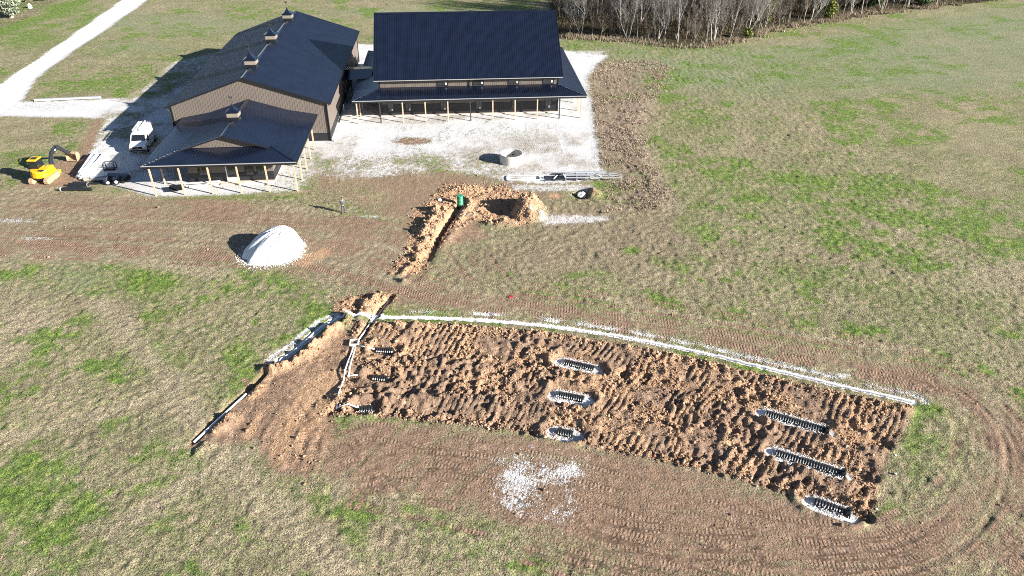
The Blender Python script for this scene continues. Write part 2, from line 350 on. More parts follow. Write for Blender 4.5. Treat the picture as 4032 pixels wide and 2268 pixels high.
for a in ((1400, 120, 500, 40, .55), (2000, 180, 350, 50, .5), (2000, 480, 420, 70, .45), (300, 700, 260, 90, .45), (120, 1150, 200, 120, .35), (500, 920, 140, 90, .35), (1100, 1350, 300, 70, .35), (500, 120, 400, 60, .35), (2380, 1120, 100, 130, .5), (2380, 760, 200, 60, .35)):
    green = mx(green, a[4] * ell(*a[:4]) * (0.5 + 0.8 * n1))
straw = Z.copy()
for a in ((60, 800, 120, 70, .9), (30, 900, 100, 60, .7), (900, 1390, 160, 40, .5), (250, 1200, 160, 60, .5), (2450, 330, 120, 60, .6), (2350, 560, 160, 40, .5), (330, 330, 120, 20, .5), (420, 290, 60, 10, .5), (850, 60, 120, 20, .5), (2500, 700, 120, 60, .7), (700, 110, 100, 20, .6), (2200, 330, 150, 24, .4)): straw = mx(straw, a[4] * ell(*a[:4]) * (0.4 + n1))
for s_, w_ in (('250,760 400,930 520,1100 640,1230 760,1360 860,1449 960,1540', 1.5), ('0,1100 200,1060 350,1010 460,950', .8), ('300,1330 480,1210 650,1130', .9), ('1640,250 1605,330 1630,400 1690,520', 1.2), ('560,1120 700,1290 900,1460', .7), ('0,640 300,650 560,690', 1.2), ('1500,745 1800,810 2050,850 2300,880', .6)):
    d_, _, _ = line(smooth_path(pts_of(s_), 5), w_ * 3); straw = mx(straw, 0.95 * np.exp(-(d_ / w_) ** 2) * (0.45 + 0.8 * n1)); green = green * (1 - 0.7 * np.exp(-(d_ / w_) ** 2))
green *= 0.45 + 0.9 * sstep(0.25, 0.7, n2 * 0.5 + n1 * 0.5)
pale = mx(pale, 0.95 * poly('1420,108 1800,118 2000,100 2300,40 2576,10 2700,60 2700,230 2300,240 1900,260 1700,240 1500,135', 8.0)) * (0.35 + 0.9 * n3)
for a in ((170, 640, 180, 40), (200, 700, 60, 40), (350, 120, 120, 20), (1100, 30, 300, 16), (440, 60, 300, 30)): pale = mx(pale, 0.6 * ell(*a))
pale *= 1 - 0.7 * soil

# ------- relief
H = 0.10 * (n4 - 0.5) + 0.03 * (n1 - 0.5)
far = sstep(20, 120, YG); H = H * (1 - 0.6 * far)
rise = sstep(45, 220, XG) * sstep(-60, 60, YG) * 0.0
gr = (1 - mx(soil, grav).clip(0, 1))
H = H + gr * (0.12 * (vnoise(0.30, 3) - 0.5) + 0.07 * (vnoise(0.55, 5) - 0.5)) * (YG < 40)
bb = brush * gr
H = H + bb * 0.14 * (vnoise(0.5, 2) - 0.5)
H = H + soil * (1 - grav.clip(0, 1)) * (0.05 * (vnoise(0.33, 1) - 0.5) + 0.05 * (fbm(1.1, 2, 3) - 0.5))
H = H + grav.clip(0, 1) * 0.02 * (vnoise(0.35, 4) - 0.5)
# churned block: ridges follow the drain line
NL = smooth_path(pts_of('836,806 858,799 905,797 960,798 1060,799 1180,803 1290,811 1400,822 1550,844 1700,872 1800,893 1900,918 2000,941 2100,965 2200,988 2300,1011'))
Dn, Un, Sn = line(NL, 16.0)
dist = Dn * (Sn < 0)
ch1 = 1 - np.abs(fbm(0.95, 3, 2) * 2 - 1) ** 0.8; ch2 = fbm(0.42, 2, 5)
rough = block * sstep(0.9, 1.5, np.where(Sn < 0, Dn, 9))
wob = 0.6 * (fbm(3.0, 2, 4) - 0.5); amp = 0.5 + 0.9 * sstep(0.35, 0.68, fbm(2.4, 2, 1))
H = H + rough * (0.30 * amp * (ch1 - 0.6) + 0.30 * amp * (ch2 - 0.5) + 0.16 * np.cos(2 * math.pi * (dist + wob - 2.8) / 3.6) + 0.20 * amp * (vnoise(0.31, 0) - .5))
grous = sstep(0.42, 0.56, fbm(2.6, 2, 0)) * rough
H = H + grous * 0.065 * np.sin(2 * math.pi * (Un + 0.25 * dist + 0.8 * wob + 0.3 * (n2 - .5)) / 0.5)
berm = np.exp(-((dist + wob * 0.7 - 1.45) / 0.55) ** 2) * (Sn < 0) * block * sstep(0, 2, Un - 1.5)
H = H + berm * (0.42 + 0.3 * (ch2 - 0.5)); clay = mx(clay, berm * 0.75)
smoothrow = np.exp(-((dist - 3.1) / 0.45) ** 2) * (Sn < 0) * block * sstep(0.45, 0.6, vnoise(9, 3))
LB = smooth_path(pts_of('900,830 860,900 800,1000 740,1100 700,1200'), 4); Db, Ub, Sb = line(LB, 9.0)
H = H + lobe * (1 - block) * (0.09 * (vnoise(1.0, 1, x=Ub / 2.6, y=Db * Sb / 0.42) - .5) + 0.10 * (vnoise(1.0, 4, x=Ub / 3.5, y=Db * Sb / 1.1) - .5) + 0.10 * (ch2 - .5) * sstep(.45, .65, n1))
clay = mx(clay, lobe * 0.8 * sstep(.5, .75, vnoise(1.0, 2, x=Ub / 5, y=Db * Sb / 0.7)))
# gravel-filled drain trench with its speckled edge
drain = 1 - sstep(0.16, 0.30, Dn)
spk = np.exp(-((Dn - 0.75) / 0.26) ** 2) * (Sn > 0) * sstep(0.3, 0.6, vnoise(1.4, 2)) * sstep(4, 9, Un)
WL = smooth_path(pts_of('838,806 815,818 790,838 768,857 745,877 722,893 700,906'))
Dw, Uw, Sw = line(WL, 4.0)
dw = 1 - sstep(0.2, 0.42, Dw)
grav = mx(grav, 1.25 * mx(drain, dw)); grav = mx(grav, 0.78 * spk * (0.4 + 0.8 * n2)); soil = mx(soil, mx(drain, dw))
grav = mx(grav, 0.75 * np.exp(-((Dw - 0.7) / 0.3) ** 2) * (Sw < 0))
grav = mx(grav, 0.9 * ell(950, 795, 18, 9))
H = H - 0.10 * mx(drain, 0)
H = H - 0.16 * dw
H = H + np.exp(-((Dw - 1.25) / 0.35) ** 2) * (Sw > 0) * (0.40 + 1.1 * (ch2 - 0.5) + .5 * (n1 - .5)); clay = mx(clay, np.exp(-((Dw - 1.3) / 0.5) ** 2) * (Sw > 0) * 0.8)
LL = smooth_path(pts_of('697,908 668,938 640,965 614,990 580,1020 540,1058 512,1085 487,1112'))
Dl, Ul, Sl = line(LL, 4.0)
slot = (1 - sstep(0.16, 0.24, Dl)); H = H - 0.30 * slot; soil = mx(soil, (1 - sstep(0.2, 0.9, Dl)) * np.where(Sl > 0, 1, 0.5)); clay = mx(clay, 0.7 * (1 - sstep(0.2, 1.5, Dl)) * (0.1 + 1.2 * n2) * (Sl > 0))
sp = np.exp(-((Dl - 0.95) / 0.42) ** 2) * (Sl > 0) * sstep(0.3, 0.6, vnoise(1.6, 4)); H = H + 0.42 * sp * (0.2 + 1.6 * ch2)
# lateral trench from the riser down to the drain field
TL = smooth_path(pts_of('1158,513 1145,535 1125,565 1108,592 1090,622 1075,650 1055,682 1040,700'))
Dt, Ut, St = line(TL, 6.0)
open_ = 1 - sstep(8.2, 9.2, Ut)
H = H - 0.85 * (1 - sstep(0.24, 0.34, Dt)) * open_ - 0.25 * (1 - sstep(0.3, 0.5, Dt)) * (1 - open_) * sstep(0.4, 0.6, vnoise(1.5, 3))
mw = 0.95 - 0.5 * sstep(6.5, 9.5, Ut); mound = np.exp(-((Dt - 0.55 - 1.0 * mw - 0.5 * (n1 - .5)) / mw) ** 2) * (St < 0)
H = H + mound * (0.55 + 1.3 * (n2 - 0.5)).clip(0.05, 1.3) * sstep(0.0, 2.5, Ut) * (0.95 - 0.55 * sstep(7, 10, Ut)) + mound * 0.5 * (ch2 - .5) * sstep(0, 1, Ut)
H = H + np.exp(-((Dt - 1.0) / 0.5) ** 2) * (St > 0) * 0.28 * (0.5 + ch2) * (1 - 0.7 * sstep(7, 10, Ut))
def hill(cx, cy, rx, ry, h, rough=0.4, pw=1.6, ang=0.0):
    c = at(cx, cy); dx, dy = XG - c[0], YG - c[1]
    dx, dy = dx * math.cos(ang) + dy * math.sin(ang), -dx * math.sin(ang) + dy * math.cos(ang)
    r = (dx / rx) ** 2 + (dy / ry) ** 2
    k = np.clip(1 - r ** (pw / 2), 0, 1) if pw != 2 else np.exp(-r * 1.5)
    return h * k * (1 + rough * (fbm(0.7, 3, 3) - 0.5) * 2)
H = H + hill(1328, 532, 2.1, 2.7, 1.7, 0.5, 1.6); H = H + hill(1255, 566, 2.4, 1.0, 0.5, 1.2)
H = H + hill(1195, 535, 1.6, 2.0, 0.3, 1.2); H = H + hill(1165, 478, 3.0, 1.2, 0.35, 0.5)
H = H - hill(1268, 525, 2.0, 1.6, 0.9, 0.9, 1.6) - hill(1215, 512, 1.6, 1.2, 0.35, 1.0, 1.6); H = H - hill(1163, 508, 0.8, 1.1, 0.7, 0.1, 3)
H = H + pit * 0.30 * (ch2 - 0.5) + cross * (0.35 * (ch2 - 0.4) + 0.2 * (ch1 - .5))
XL = pts_of('985,745 958,775 935,812 915,840 900,858')
Dx, Ux, Sx = line(XL, 4.0)
H = H - 0.38 * (1 - sstep(0.22, 0.32, Dx)); H = H + np.exp(-((Dx - 1.1) / 0.5) ** 2) * (Sx < 0) * 0.4 * (0.5 + ch2) * sstep(0, 1, Ux) * (1 - sstep(4, 6, Ux))
# hole with the boulder right of the yard
hl = atf(2295, 765); hole = np.exp(-(((XG - hl[0]) / 1.0) ** 2 + ((YG - hl[1]) / 0.8) ** 2)); H = H - 0.75 * hole
hr = atf(2335, 765); hm = np.exp(-(((XG - hr[0]) / 0.8) ** 2 + ((YG - hr[1]) / 1.1) ** 2)); H = H + 0.7 * hm * (0.6 + ch2); clay = mx(clay, 0.8 * mx(hole, hm)); soil = mx(soil, mx(hole, hm))
soil = mx(soil, mud)
# trench rows that hold the open chambers
CH = [((1485, 1375), (1547, 1377)), ((1466, 1482), (1524, 1488)), ((1415, 1608), (1466, 1605)), ((2222, 1421), (2338, 1448)), ((2199, 1549), (2300, 1568)),
      ((2194, 1694), (2255, 1706)), ((3016, 1622), (3248, 1690)), ((3055, 1777), (3311, 1859)), ((3209, 1970), (3330, 2013))]
for k, (a, b) in enumerate(CH):
    a, b = atf(*a), atf(*b); d, u, s = line([a, b], 3.0)
    w = 0.75 if k > 2 else 0.5
    inn = 1 - sstep(w, w + 0.22, d)
    d2, _, _ = line([a + np.array([-.05, -.22]), b + np.array([-.05, -.22])], 3.0); H = H * (1 - inn) + inn * (-0.16); grav = mx(grav * (1 - inn * (k < 3)), (1.15 if k > 2 else 0.25) * (1 - sstep(w - 0.1, w + 0.12, d2)) * (0.6 + 0.55 * vnoise(0.5, 2))) 
    H = H + 0.22 * np.exp(-((d - w - 0.4) / 0.25) ** 2) * (0.4 + ch2)
for a, b in (((3248, 1690), (3480, 1745)), ((3311, 1859), (3400, 1880)), ((3330, 2013), (3400, 2030)), ((2338, 1448), (2370, 1460))):
    a, b = atf(*a), atf(*b); d, u, s = line([a, b], 2.0); t = 1 - sstep(0.45, 0.65, d); H = H * (1 - t) - 0.35 * t; clay = mx(clay, 0.9 * t)
# crawler and wheel tracks
def tracks(s, gauge=1.7, w=0.4, k=0.8, world=None, dp=0.022, depth=True):
    global soil, tread, TU, H
    P = smooth_path(world if world is not None else pts_of(s), 6)
    for sg in (-0.5, 0.5):
        Q = off(P, sg * gauge); d, u, _ = line(Q, w + 0.3); mk = (1 - sstep(w * 0.5 - 0.02, w * 0.5 + 0.08, d)) * k * (1 - 0.9 * rough)
        mk = mk * (0.15 + 1.0 * sstep(0.3, 0.6, n1))
        TU[mk > 0.05] = u[mk > 0.05]; tread = np.maximum(tread * (1 - mk), mk); soil = mx(soil, mk * 0.9)
        H = H - dp * mk
        H = H + 0.016 * k * np.exp(-((d - w * 0.5 - 0.12) / 0.07) ** 2) * (1 - rough)
ring = '-80,610 200,622 600,640 850,670 1000,712 1200,757 1500,800 1800,848 2000,885 2200,927 2380,975 2480,1050 2520,1140 2500,1250 2420,1350 2280,1420 2100,1440 1800,1425 1550,1400 1350,1340'
for o_ in (0.0, 1.2, -1.3, 2.2, -0.5, 2.9):
    P = off(smooth_path(pts_of(ring), 3), o_)
    tracks(None, world=P, k=0.85 if abs(o_) < 2 else 0.6)
inn_ = '2430,1200 2330,1290 2180,1345 1950,1330 1700,1260 1450,1190 1200,1130 950,1090 870,1110'
for o_ in (0.0, 1.4, 2.8, 4.1, 5.4): tracks(None, world=off(smooth_path(pts_of(inn_), 3), o_), k=0.8)
for s_ in ('2300,940 2400,1000 2440,1080 2430,1180 2360,1270', '2350,960 2470,1060 2490,1180 2430,1300 2300,1390 2100,1420', '0,540 200,545 500,560 800,585 1010,600', '0,585 300,590 620,600', '60,520 400,530 700,545 900,560',
           '760,1170 770,1080 790,980 850,900', '720,1160 745,1050 790,960 870,880', '840,960 760,1010 700,1110', '800,1150 800,1060 770,1000 700,970 640,950', '640,940 700,1000', '1140,892 1400,908 1650,940 1900,985',
           '960,1100 1100,1180 1250,1240 1350,1330', '860,1190 1000,1160 1200,1170 1400,1200', '900,1230 1100,1220 1300,1260 1450,1330 1600,1350', '1450,1260 1500,1330 1700,1360 1900,1370', '990,700 1020,650 1060,600', '900,720 940,660 1000,590',
           '1100,430 1180,400 1300,370 1450,372', '1000,352 1060,358 1110,345 1190,290', '1010,362 1090,372 1140,350 1230,295', '560,745 700,900 850,1120 1000,1300 1150,1449', '350,830 480,1000 560,1130 700,1290 860,1449', '1100,560 1200,640 1300,760', '1120,600 1210,700', '2440,980 2560,1080 2620,1200'):
    tracks(s_, k=0.7 if not s_.startswith(('560,745', '350,830')) else 0.3)
RP = smooth_path(pts_of(ring), 4); Dr, Ur, Sr = line(RP, 14.0)
st_ = vnoise(1.0, 2, x=Ur / 9, y=Dr * Sr / 0.33); st2 = vnoise(1.0, 3, x=Ur / 16, y=Dr * Sr / 0.8)
zone = mx(mx(band, north), south) * (Dr < 13)
soil = soil + zone * ((st_ - .5) * .55 + (st2 - .5) * .5) * (1 - block); straw = mx(straw, zone * sstep(.55, .8, vnoise(1.0, 4, x=Ur / 11, y=Dr * Sr / 0.45)) * .7); H = H + zone * (1 - block) * 0.035 * (st_ - .5)
soil = soil.clip(0, 1)
nx_lo = sstep(-60, -45, XG) * (1 - sstep(150, 170, XG))

def hz(x, y):
    i = int(np.clip(np.searchsorted(XS, x) - 1, 0, NX - 2)); j = int(np.clip(np.searchsorted(YS, y) - 1, 0, NY - 2))
    fx = (x - XS[i]) / (XS[i + 1] - XS[i]); fy = (y - YS[j]) / (YS[j + 1] - YS[j])
    return float((H[j, i] * (1 - fx) + H[j, i + 1] * fx) * (1 - fy) + (H[j + 1, i] * (1 - fx) + H[j + 1, i + 1] * fx) * fy)

# keep the pads of the buildings flat
for (x0, x1, y0, y1) in ((-22.6, -2.4, -6.4, 31.6), (-20.8, -4.0, -21.2, -5.0), (-1.0, 31.4, -0.4, 26.0), (-29, -3, -19.5, -3)):
    k = sstep(-1.2, 0, np.minimum(np.minimum(XG - x0, x1 - XG), np.minimum(YG - y0, y1 - YG))); H = H * (1 - 0.92 * k)

def grid_mesh():
    me = bpy.data.meshes.new('ground')
    nv = NX * NY; co_ = np.empty((nv, 3), np.float32); co_[:, 0] = XG.ravel(); co_[:, 1] = YG.ravel(); co_[:, 2] = H.ravel()
    idx = np.arange(nv, dtype=np.int32).reshape(NY, NX)
    q = np.stack([idx[:-1, :-1], idx[:-1, 1:], idx[1:, 1:], idx[1:, :-1]], -1).reshape(-1, 4); nf = len(q)
    me.vertices.add(nv); me.vertices.foreach_set('co', co_.ravel())
    me.loops.add(nf * 4); me.loops.foreach_set('vertex_index', q.ravel())
    me.polygons.add(nf); me.polygons.foreach_set('loop_start', np.arange(0, nf * 4, 4, dtype=np.int32))
    me.update(calc_edges=True)
    me.polygons.foreach_set('use_smooth', np.ones(nf, bool))
    for nm, chs in (('ma', (soil, clay, grav.clip(0, 1.3), tread)), ('mb', (green, brush, litter, pale)), ('mc', (straw, dirty.clip(0, 1), Z, Z))):
        at_ = me.attributes.new(nm, 'FLOAT_COLOR', 'POINT'); at_.data.foreach_set('color', np.stack([c.ravel() for c in chs], -1).astype(np.float32).ravel())
    at_ = me.attributes.new('tu', 'FLOAT', 'POINT'); at_.data.foreach_set('value', TU.ravel().astype(np.float32))
    return me

class NG:
    """small helper for node graphs"""
    def __init__(s, t): s.t = t
    def n(s, typ, **kw):
        nd = s.t.nodes.new(typ)
        for k, v in kw.items(): setattr(nd, k, v)
        return nd
    def put(s, sock, v):
        if hasattr(v, 'is_linked') or isinstance(v, bpy.types.NodeSocket): s.t.links.new(v, sock)
        elif isinstance(v, (tuple, list)): sock.default_value = (*v, 1) if len(v) == 3 and len(sock.default_value) == 4 else v
        else: sock.default_value = v
    def m(s, op, a, b=0.0, c=0.0, clamp=False):
        nd = s.n('ShaderNodeMath', operation=op, use_clamp=clamp)
        for i, v in enumerate((a, b, c)): s.put(nd.inputs[i], v)
        return nd.outputs[0]
    def mix(s, f, a, b):
        nd = s.n('ShaderNodeMix', data_type='RGBA'); s.put(nd.inputs[0], f); s.put(nd.inputs[6], a); s.put(nd.inputs[7], b); return nd.outputs[2]
    def noise(s, vec, scale, detail=3, rough=0.6, dist=0.0):
        nd = s.n('ShaderNodeTexNoise'); s.put(nd.inputs['Vector'], vec); nd.inputs['Scale'].default_value = scale; nd.inputs['Detail'].default_value = detail
        nd.inputs['Roughness'].default_value = rough; nd.inputs['Distortion'].default_value = dist; return nd.outputs['Fac']
    def ss(s, a, b, x):
        nd = s.n('ShaderNodeMapRange', interpolation_type='SMOOTHSTEP'); s.put(nd.inputs[0], x); nd.inputs[1].default_value = a; nd.inputs[2].default_value = b; return nd.outputs[0]

def ground_material():
    mt = bpy.data.materials.new('field_ground'); mt.use_nodes = True; t = mt.node_tree; g = NG(t); P = t.nodes['Principled BSDF']
    pos = g.n('ShaderNodeNewGeometry').outputs['Position']
    def attr(nm):
        a = g.n('ShaderNodeAttribute', attribute_name=nm); sp_ = g.n('ShaderNodeSeparateColor'); t.links.new(a.outputs['Color'], sp_.inputs[0])
        return sp_.outputs[0], sp_.outputs[1], sp_.outputs[2], a.outputs['Alpha']
    soil_, clay_, grav_, tread_ = attr('ma'); green_, brush_, litter_, pale_ = attr('mb'); straw_, dirty_ = attr('mc')[:2]
    tu_ = g.n('ShaderNodeAttribute', attribute_name='tu').outputs['Fac']
    nf = g.noise(pos, 8.0, 2, 0.75); nff = g.noise(pos, 22.0, 2, 0.7); nm_ = g.noise(pos, 1.7, 4, 0.65); nb = g.noise(pos, 0.28, 4, 0.6); nc = g.noise(pos, 4.2, 3, 0.7)
    n0 = g.noise(pos, 0.075, 4, 0.55)
    edge = g.m('ADD', g.m('MULTIPLY', g.m('SUBTRACT', nf, 0.5), 2.0), g.m('MULTIPLY', g.m('SUBTRACT', nm_, 0.5), 2.0))
    def cut(v, lo=0.38, hi=0.62, k=1.0): return g.ss(lo, hi, g.m('ADD', v, g.m('MULTIPLY', edge, k)))
    spk = g.m('ADD', g.m('ADD', g.m('MULTIPLY', nf, 0.40), g.m('MULTIPLY', nc, 0.33)), g.m('MULTIPLY', nff, 0.27))
    # dry grass: straw, olive and mauve-brown thatch mixed at several scales
    straw = g.mix(g.ss(0.35, 0.65, nb), (0.35, 0.285, 0.19), (0.30, 0.235, 0.17))
    olive = g.mix(g.ss(0.35, 0.7, nc), (0.12, 0.145, 0.055), (0.21, 0.22, 0.10))
    gm = g.ss(0.42, 0.58, g.m('ADD', g.m('ADD', g.m('MULTIPLY', nm_, 0.4), g.m('MULTIPLY', nc, 0.3)), g.m('MULTIPLY', g.m('ADD', g.m('MULTIPLY', nb, 0.5), g.m('MULTIPLY', n0, 0.5)), 0.3)))
    grass = g.mix(gm, straw, olive)
    brushc = g.mix(g.ss(0.4, 0.65, nf), (0.33, 0.245, 0.19), (0.19, 0.14, 0.105))
    grass = g.mix(g.m('MULTIPLY', g.ss(0.50, 0.66, g.m('ADD', g.m('MULTIPLY', nb, 0.6), g.m('MULTIPLY', nm_, 0.4))), 0.55), grass, (0.25, 0.185, 0.135))
    grass = g.mix(g.m('MULTIPLY', cut(brush_, 0.15, 0.95, 0.7), 0.85), grass, brushc)
    grass = g.mix(g.m('MULTIPLY', cut(straw_, 0.1, 1.0, 0.6), 0.6), grass, (0.38, 0.315, 0.22))
    palec = g.mix(g.ss(0.4, 0.62, nf), (0.27, 0.30, 0.18), (0.16, 0.20, 0.11))
    grass = g.mix(g.m('MULTIPLY', cut(pale_, 0.1, 1.0, 0.6), 0.75), grass, palec)
    greenc = g.mix(g.ss(0.40, 0.60, nm_), (0.155, 0.235, 0.035), (0.085, 0.15, 0.03))
    grass = g.mix(g.m('MULTIPLY', cut(green_, 0.05, 1.15, 0.65), 0.9), grass, greenc)
    lit = g.mix(g.ss(0.4, 0.6, nf), (0.10, 0.075, 0.045), (0.045, 0.045, 0.022)); grass = g.mix(cut(litter_, 0.4, 0.6, 0.5), grass, lit)
    lum = g.n('ShaderNodeMapRange'); g.put(lum.inputs[0], spk); lum.inputs[1].default_value = 0.40; lum.inputs[2].default_value = 0.60; lum.inputs[3].default_value = 0.30; lum.inputs[4].default_value = 1.60
    sc_ = g.n('ShaderNodeVectorMath', operation='SCALE'); g.put(sc_.inputs[0], grass); g.put(sc_.inputs['Scale'], lum.outputs[0]); grass = sc_.outputs[0]
    # soils
    soilc = g.mix(g.ss(0.38, 0.62, nm_), (0.195, 0.125, 0.085), (0.28, 0.19, 0.133))
    soilc = g.mix(g.ss(0.55, 0.75, nf), soilc, (0.38, 0.275, 0.19))
    soilc = g.mix(g.m('MULTIPLY', g.ss(0.56, 0.68, nff), 0.6), soilc, (0.12, 0.075, 0.05))
    soilc = g.mix(g.m('MULTIPLY', g.ss(0.50, 0.66, nc), 0.4), soilc, (0.33, 0.25, 0.165))
    clayc = g.mix(g.ss(0.36, 0.64, nc), (0.36, 0.215, 0.12), (0.46, 0.31, 0.20))
    soilc = g.mix(cut(clay_, 0.25, 0.85, 0.5), soilc, clayc)
    col = g.mix(cut(soil_, 0.30, 0.80, 0.9), grass, soilc)
    gravc = g.mix(g.ss(0.38, 0.62, nff), (0.66, 0.66, 0.66), (0.54, 0.535, 0.53))
    fl = g.ss(0.0, 0.16, g.m('SUBTRACT', g.m('ADD', g.m('MULTIPLY', nf, 0.6), g.m('MULTIPLY', nc, 0.4)), g.m('SUBTRACT', 0.66, g.m('MULTIPLY', dirty_, 0.22))))
    gravc = g.mix(fl, gravc, (0.17, 0.14, 0.115))
    gravc = g.mix(g.m('MULTIPLY', dirty_, 0.55), gravc, g.mix(nm_, (0.50, 0.45, 0.40), (0.34, 0.29, 0.24)))
    pure = g.mix(g.ss(0.45, 0.7, nff), (0.80, 0.80, 0.79), (0.66, 0.66, 0.66))
    gravc = g.mix(g.ss(0.95, 1.12, grav_), gravc, pure)
    col = g.mix(cut(grav_, 0.38, 0.62, 0.8), col, gravc)
    t.links.new(col, P.inputs['Base Color']); P.inputs['Roughness'].default_value = 0.95; P.inputs['Specular IOR Level'].default_value = 0.15
    # fine relief: turf, crumbs, grouser ribs
    turf = g.m('ADD', g.m('MULTIPLY', nf, 0.17), g.m('MULTIPLY', nff, 0.06))
    turf = g.m('MULTIPLY', turf, g.m('SUBTRACT', 1.0, g.m('MULTIPLY', g.m('MAXIMUM', grav_, g.m('MULTIPLY', soil_, 0.6)), 0.8, clamp=True)))
    w = g.m('SINE', g.m('MULTIPLY', tu_, 2 * math.pi / 0.24)); rib = g.m('MULTIPLY', g.m('MULTIPLY', w, tread_), 0.017)
    h = g.m('ADD', turf, g.m('ADD', rib, g.m('MULTIPLY', g.m('MULTIPLY', nc, soil_), 0.10)))
    b = g.n('ShaderNodeBump'); b.inputs['Strength'].default_value = 1.0; b.inputs['Distance'].default_value = 1.0
    t.links.new(h, b.inputs['Height']); t.links.new(b.outputs[0], P.inputs['Normal'])
    return mt
gme = grid_mesh(); gme.materials.append(ground_material())
ground = bpy.data.objects.new('ground', gme); COL.objects.link(ground)
tag(ground, 'field of dry grass with green patches, churned soil and pale gravel around dark metal buildings', kind='structure')
# ------------------------------------------------------------------ buildings
def ribbed(name, poly3, along, mt, parent, sp=0.3, rib=0.032, rw=0.05, th=0.04, phase=0.5, kind=None, mb=None):
    """metal sheet on a flat polygon: slab with standing ribs running in direction 'along'"""
    P = [Vector(p) for p in poly3]; n = Vector((0, 0, 0))
    for i in range(len(P)): n += (P[i] - P[0]).cross(P[(i + 1) % len(P)] - P[0])
    n.normalize()
    if n.z < -0.01 or (abs(n.z) <= 0.01 and n.dot(Vector((0.5, -1, 0))) < 0 and False): n = -n; P = P[::-1]
    t = Vector(along).normalized(); s = t.cross(n).normalized(); o = P[0]
    q = [((p - o).dot(s), (p - o).dot(t)) for p in P]
    own = mb is None; mb = mb or MB()
    mb.extr([tuple(p) for p in P], tuple(-n * th))
    s0, s1 = min(a for a, _ in q), max(a for a, _ in q)
    k = s0 + sp * phase
    while k < s1:
        ts = []
        for i in range(len(q)):
            (a0, b0), (a1, b1) = q[i], q[(i + 1) % len(q)]
            if (a0 - k) * (a1 - k) < 0: ts.append(b0 + (b1 - b0) * (k - a0) / (a1 - a0))
        ts.sort()
        for j in range(0, len(ts) - 1, 2):
            if ts[j + 1] - ts[j] < 0.05: continue
            A = o + s * k + t * ts[j]; B = o + s * k + t * ts[j + 1]; w = s * (rw / 2); w2 = s * (rw * 0.28); h = n * rib
            mb.add([A - w, A + w, A + w2 + h, A - w2 + h, B - w, B + w, B + w2 + h, B - w2 + h], [(0, 1, 5, 4), (1, 2, 6, 5), (2, 3, 7, 6), (3, 0, 4, 7), (0, 3, 2, 1), (4, 5, 6, 7)])
        k += sp
    return mb.build(name, mt, parent, kind=kind) if own else None

def wallmesh(name, poly3, out, parent, wz=1.0, mt=None):
    """siding wall with a dark wainscot below; 'out' is the outward normal"""
    P = [Vector(p) for p in poly3]; out = Vector(out)
    x = Vector((0, 0, 1)).cross(out)
    P.sort(key=lambda p: 0)
    # orient so the normal is 'out'
    n = Vector((0, 0, 0))
    for i in range(len(P)): n += (P[i] - P[0]).cross(P[(i + 1) % len(P)] - P[0])
    if n.dot(out) < 0: P = P[::-1]
    return ribbed(name, [tuple(p) for p in P], (0, 0, 1), mt or M['siding'], parent, sp=0.3, rib=0.02, rw=0.05, th=0.10)

def cupola(c, s, parent, vane=True, rz=0.0):
    """louvred roof cupola with flared cap; part of its building"""
    x, y, z = c
    b = MB(); b.box((x, y, z + 0.0), (s * 0.92, s * 0.92, 0.75), rz); base = b.build('cupola', M['trim'], parent)
    v = MB(); v.box((x, y, z + 0.375 + 0.28), (s * 0.94, s * 0.94, 0.56), rz)
    for k in range(5):
        zz = z + 0.42 + k * 0.11
        v.box((x, y, zz), (s * 1.0, s * 1.0, 0.035), rz)
    v.build('louvre', M['louvre'], base)
    cp = MB(); prof = [(0.60, 0.0), (0.60, 0.05), (0.42, 0.16), (0.27, 0.34), (0.15, 0.60), (0.05, 0.92), (0.012, 1.12)]
    vs = []
    for r, h in prof:
        for k in range(4):
            a = math.pi / 4 + k * math.pi / 2; rr = r * s * 1.414 * 0.98
            vs.append((x + rr * math.cos(a), y + rr * math.sin(a), z + 0.935 + h * s * 0.62))
    fs = [tuple(range(4))[::-1], tuple(len(vs) - 4 + k for k in range(4))]
    for i in range(len(prof) - 1):
        for k in range(4): fs.append((i * 4 + k, i * 4 + (k + 1) % 4, (i + 1) * 4 + (k + 1) % 4, (i + 1) * 4 + k))
    cp.add(vs, fs); cp.build('cap', M['roof'], base)
    if vane:
        w = MB(); zt = z + 0.935 + 1.12 * s * 0.62
        w.tube([(x, y, zt - 0.1), (x, y, zt + 0.75)], 0.018, 6)
        w.tube([(x - 0.3, y, zt + 0.28), (x + 0.3, y, zt + 0.28)], 0.015, 5); w.tube([(x, y - 0.3, zt + 0.28), (x, y + 0.3, zt + 0.28)], 0.015, 5)
        w.bar((x - 0.32, y + .1, zt + 0.62), (x + 0.3, y - .1, zt + 0.62), 0.02, 0.03)
        w.extr([(x - 0.12, y, zt + 0.64), (x + 0.16, y, zt + 0.64), (x + 0.24, y, zt + 0.86), (x + 0.1, y, zt + 0.76), (x - 0.05, y, zt + 0.78), (x - 0.16, y, zt + 0.92), (x - 0.2, y, zt + 0.74)], (0, 0.015, 0))
        w.build('weathervane', M['dpost'], base)

def gutter(a, b, parent, name='gutter', mt=None, w=0.10):
    m_ = MB(); m_.bar(a, b, w, 0.07); return m_.build(name, mt or M['gutter'], parent)

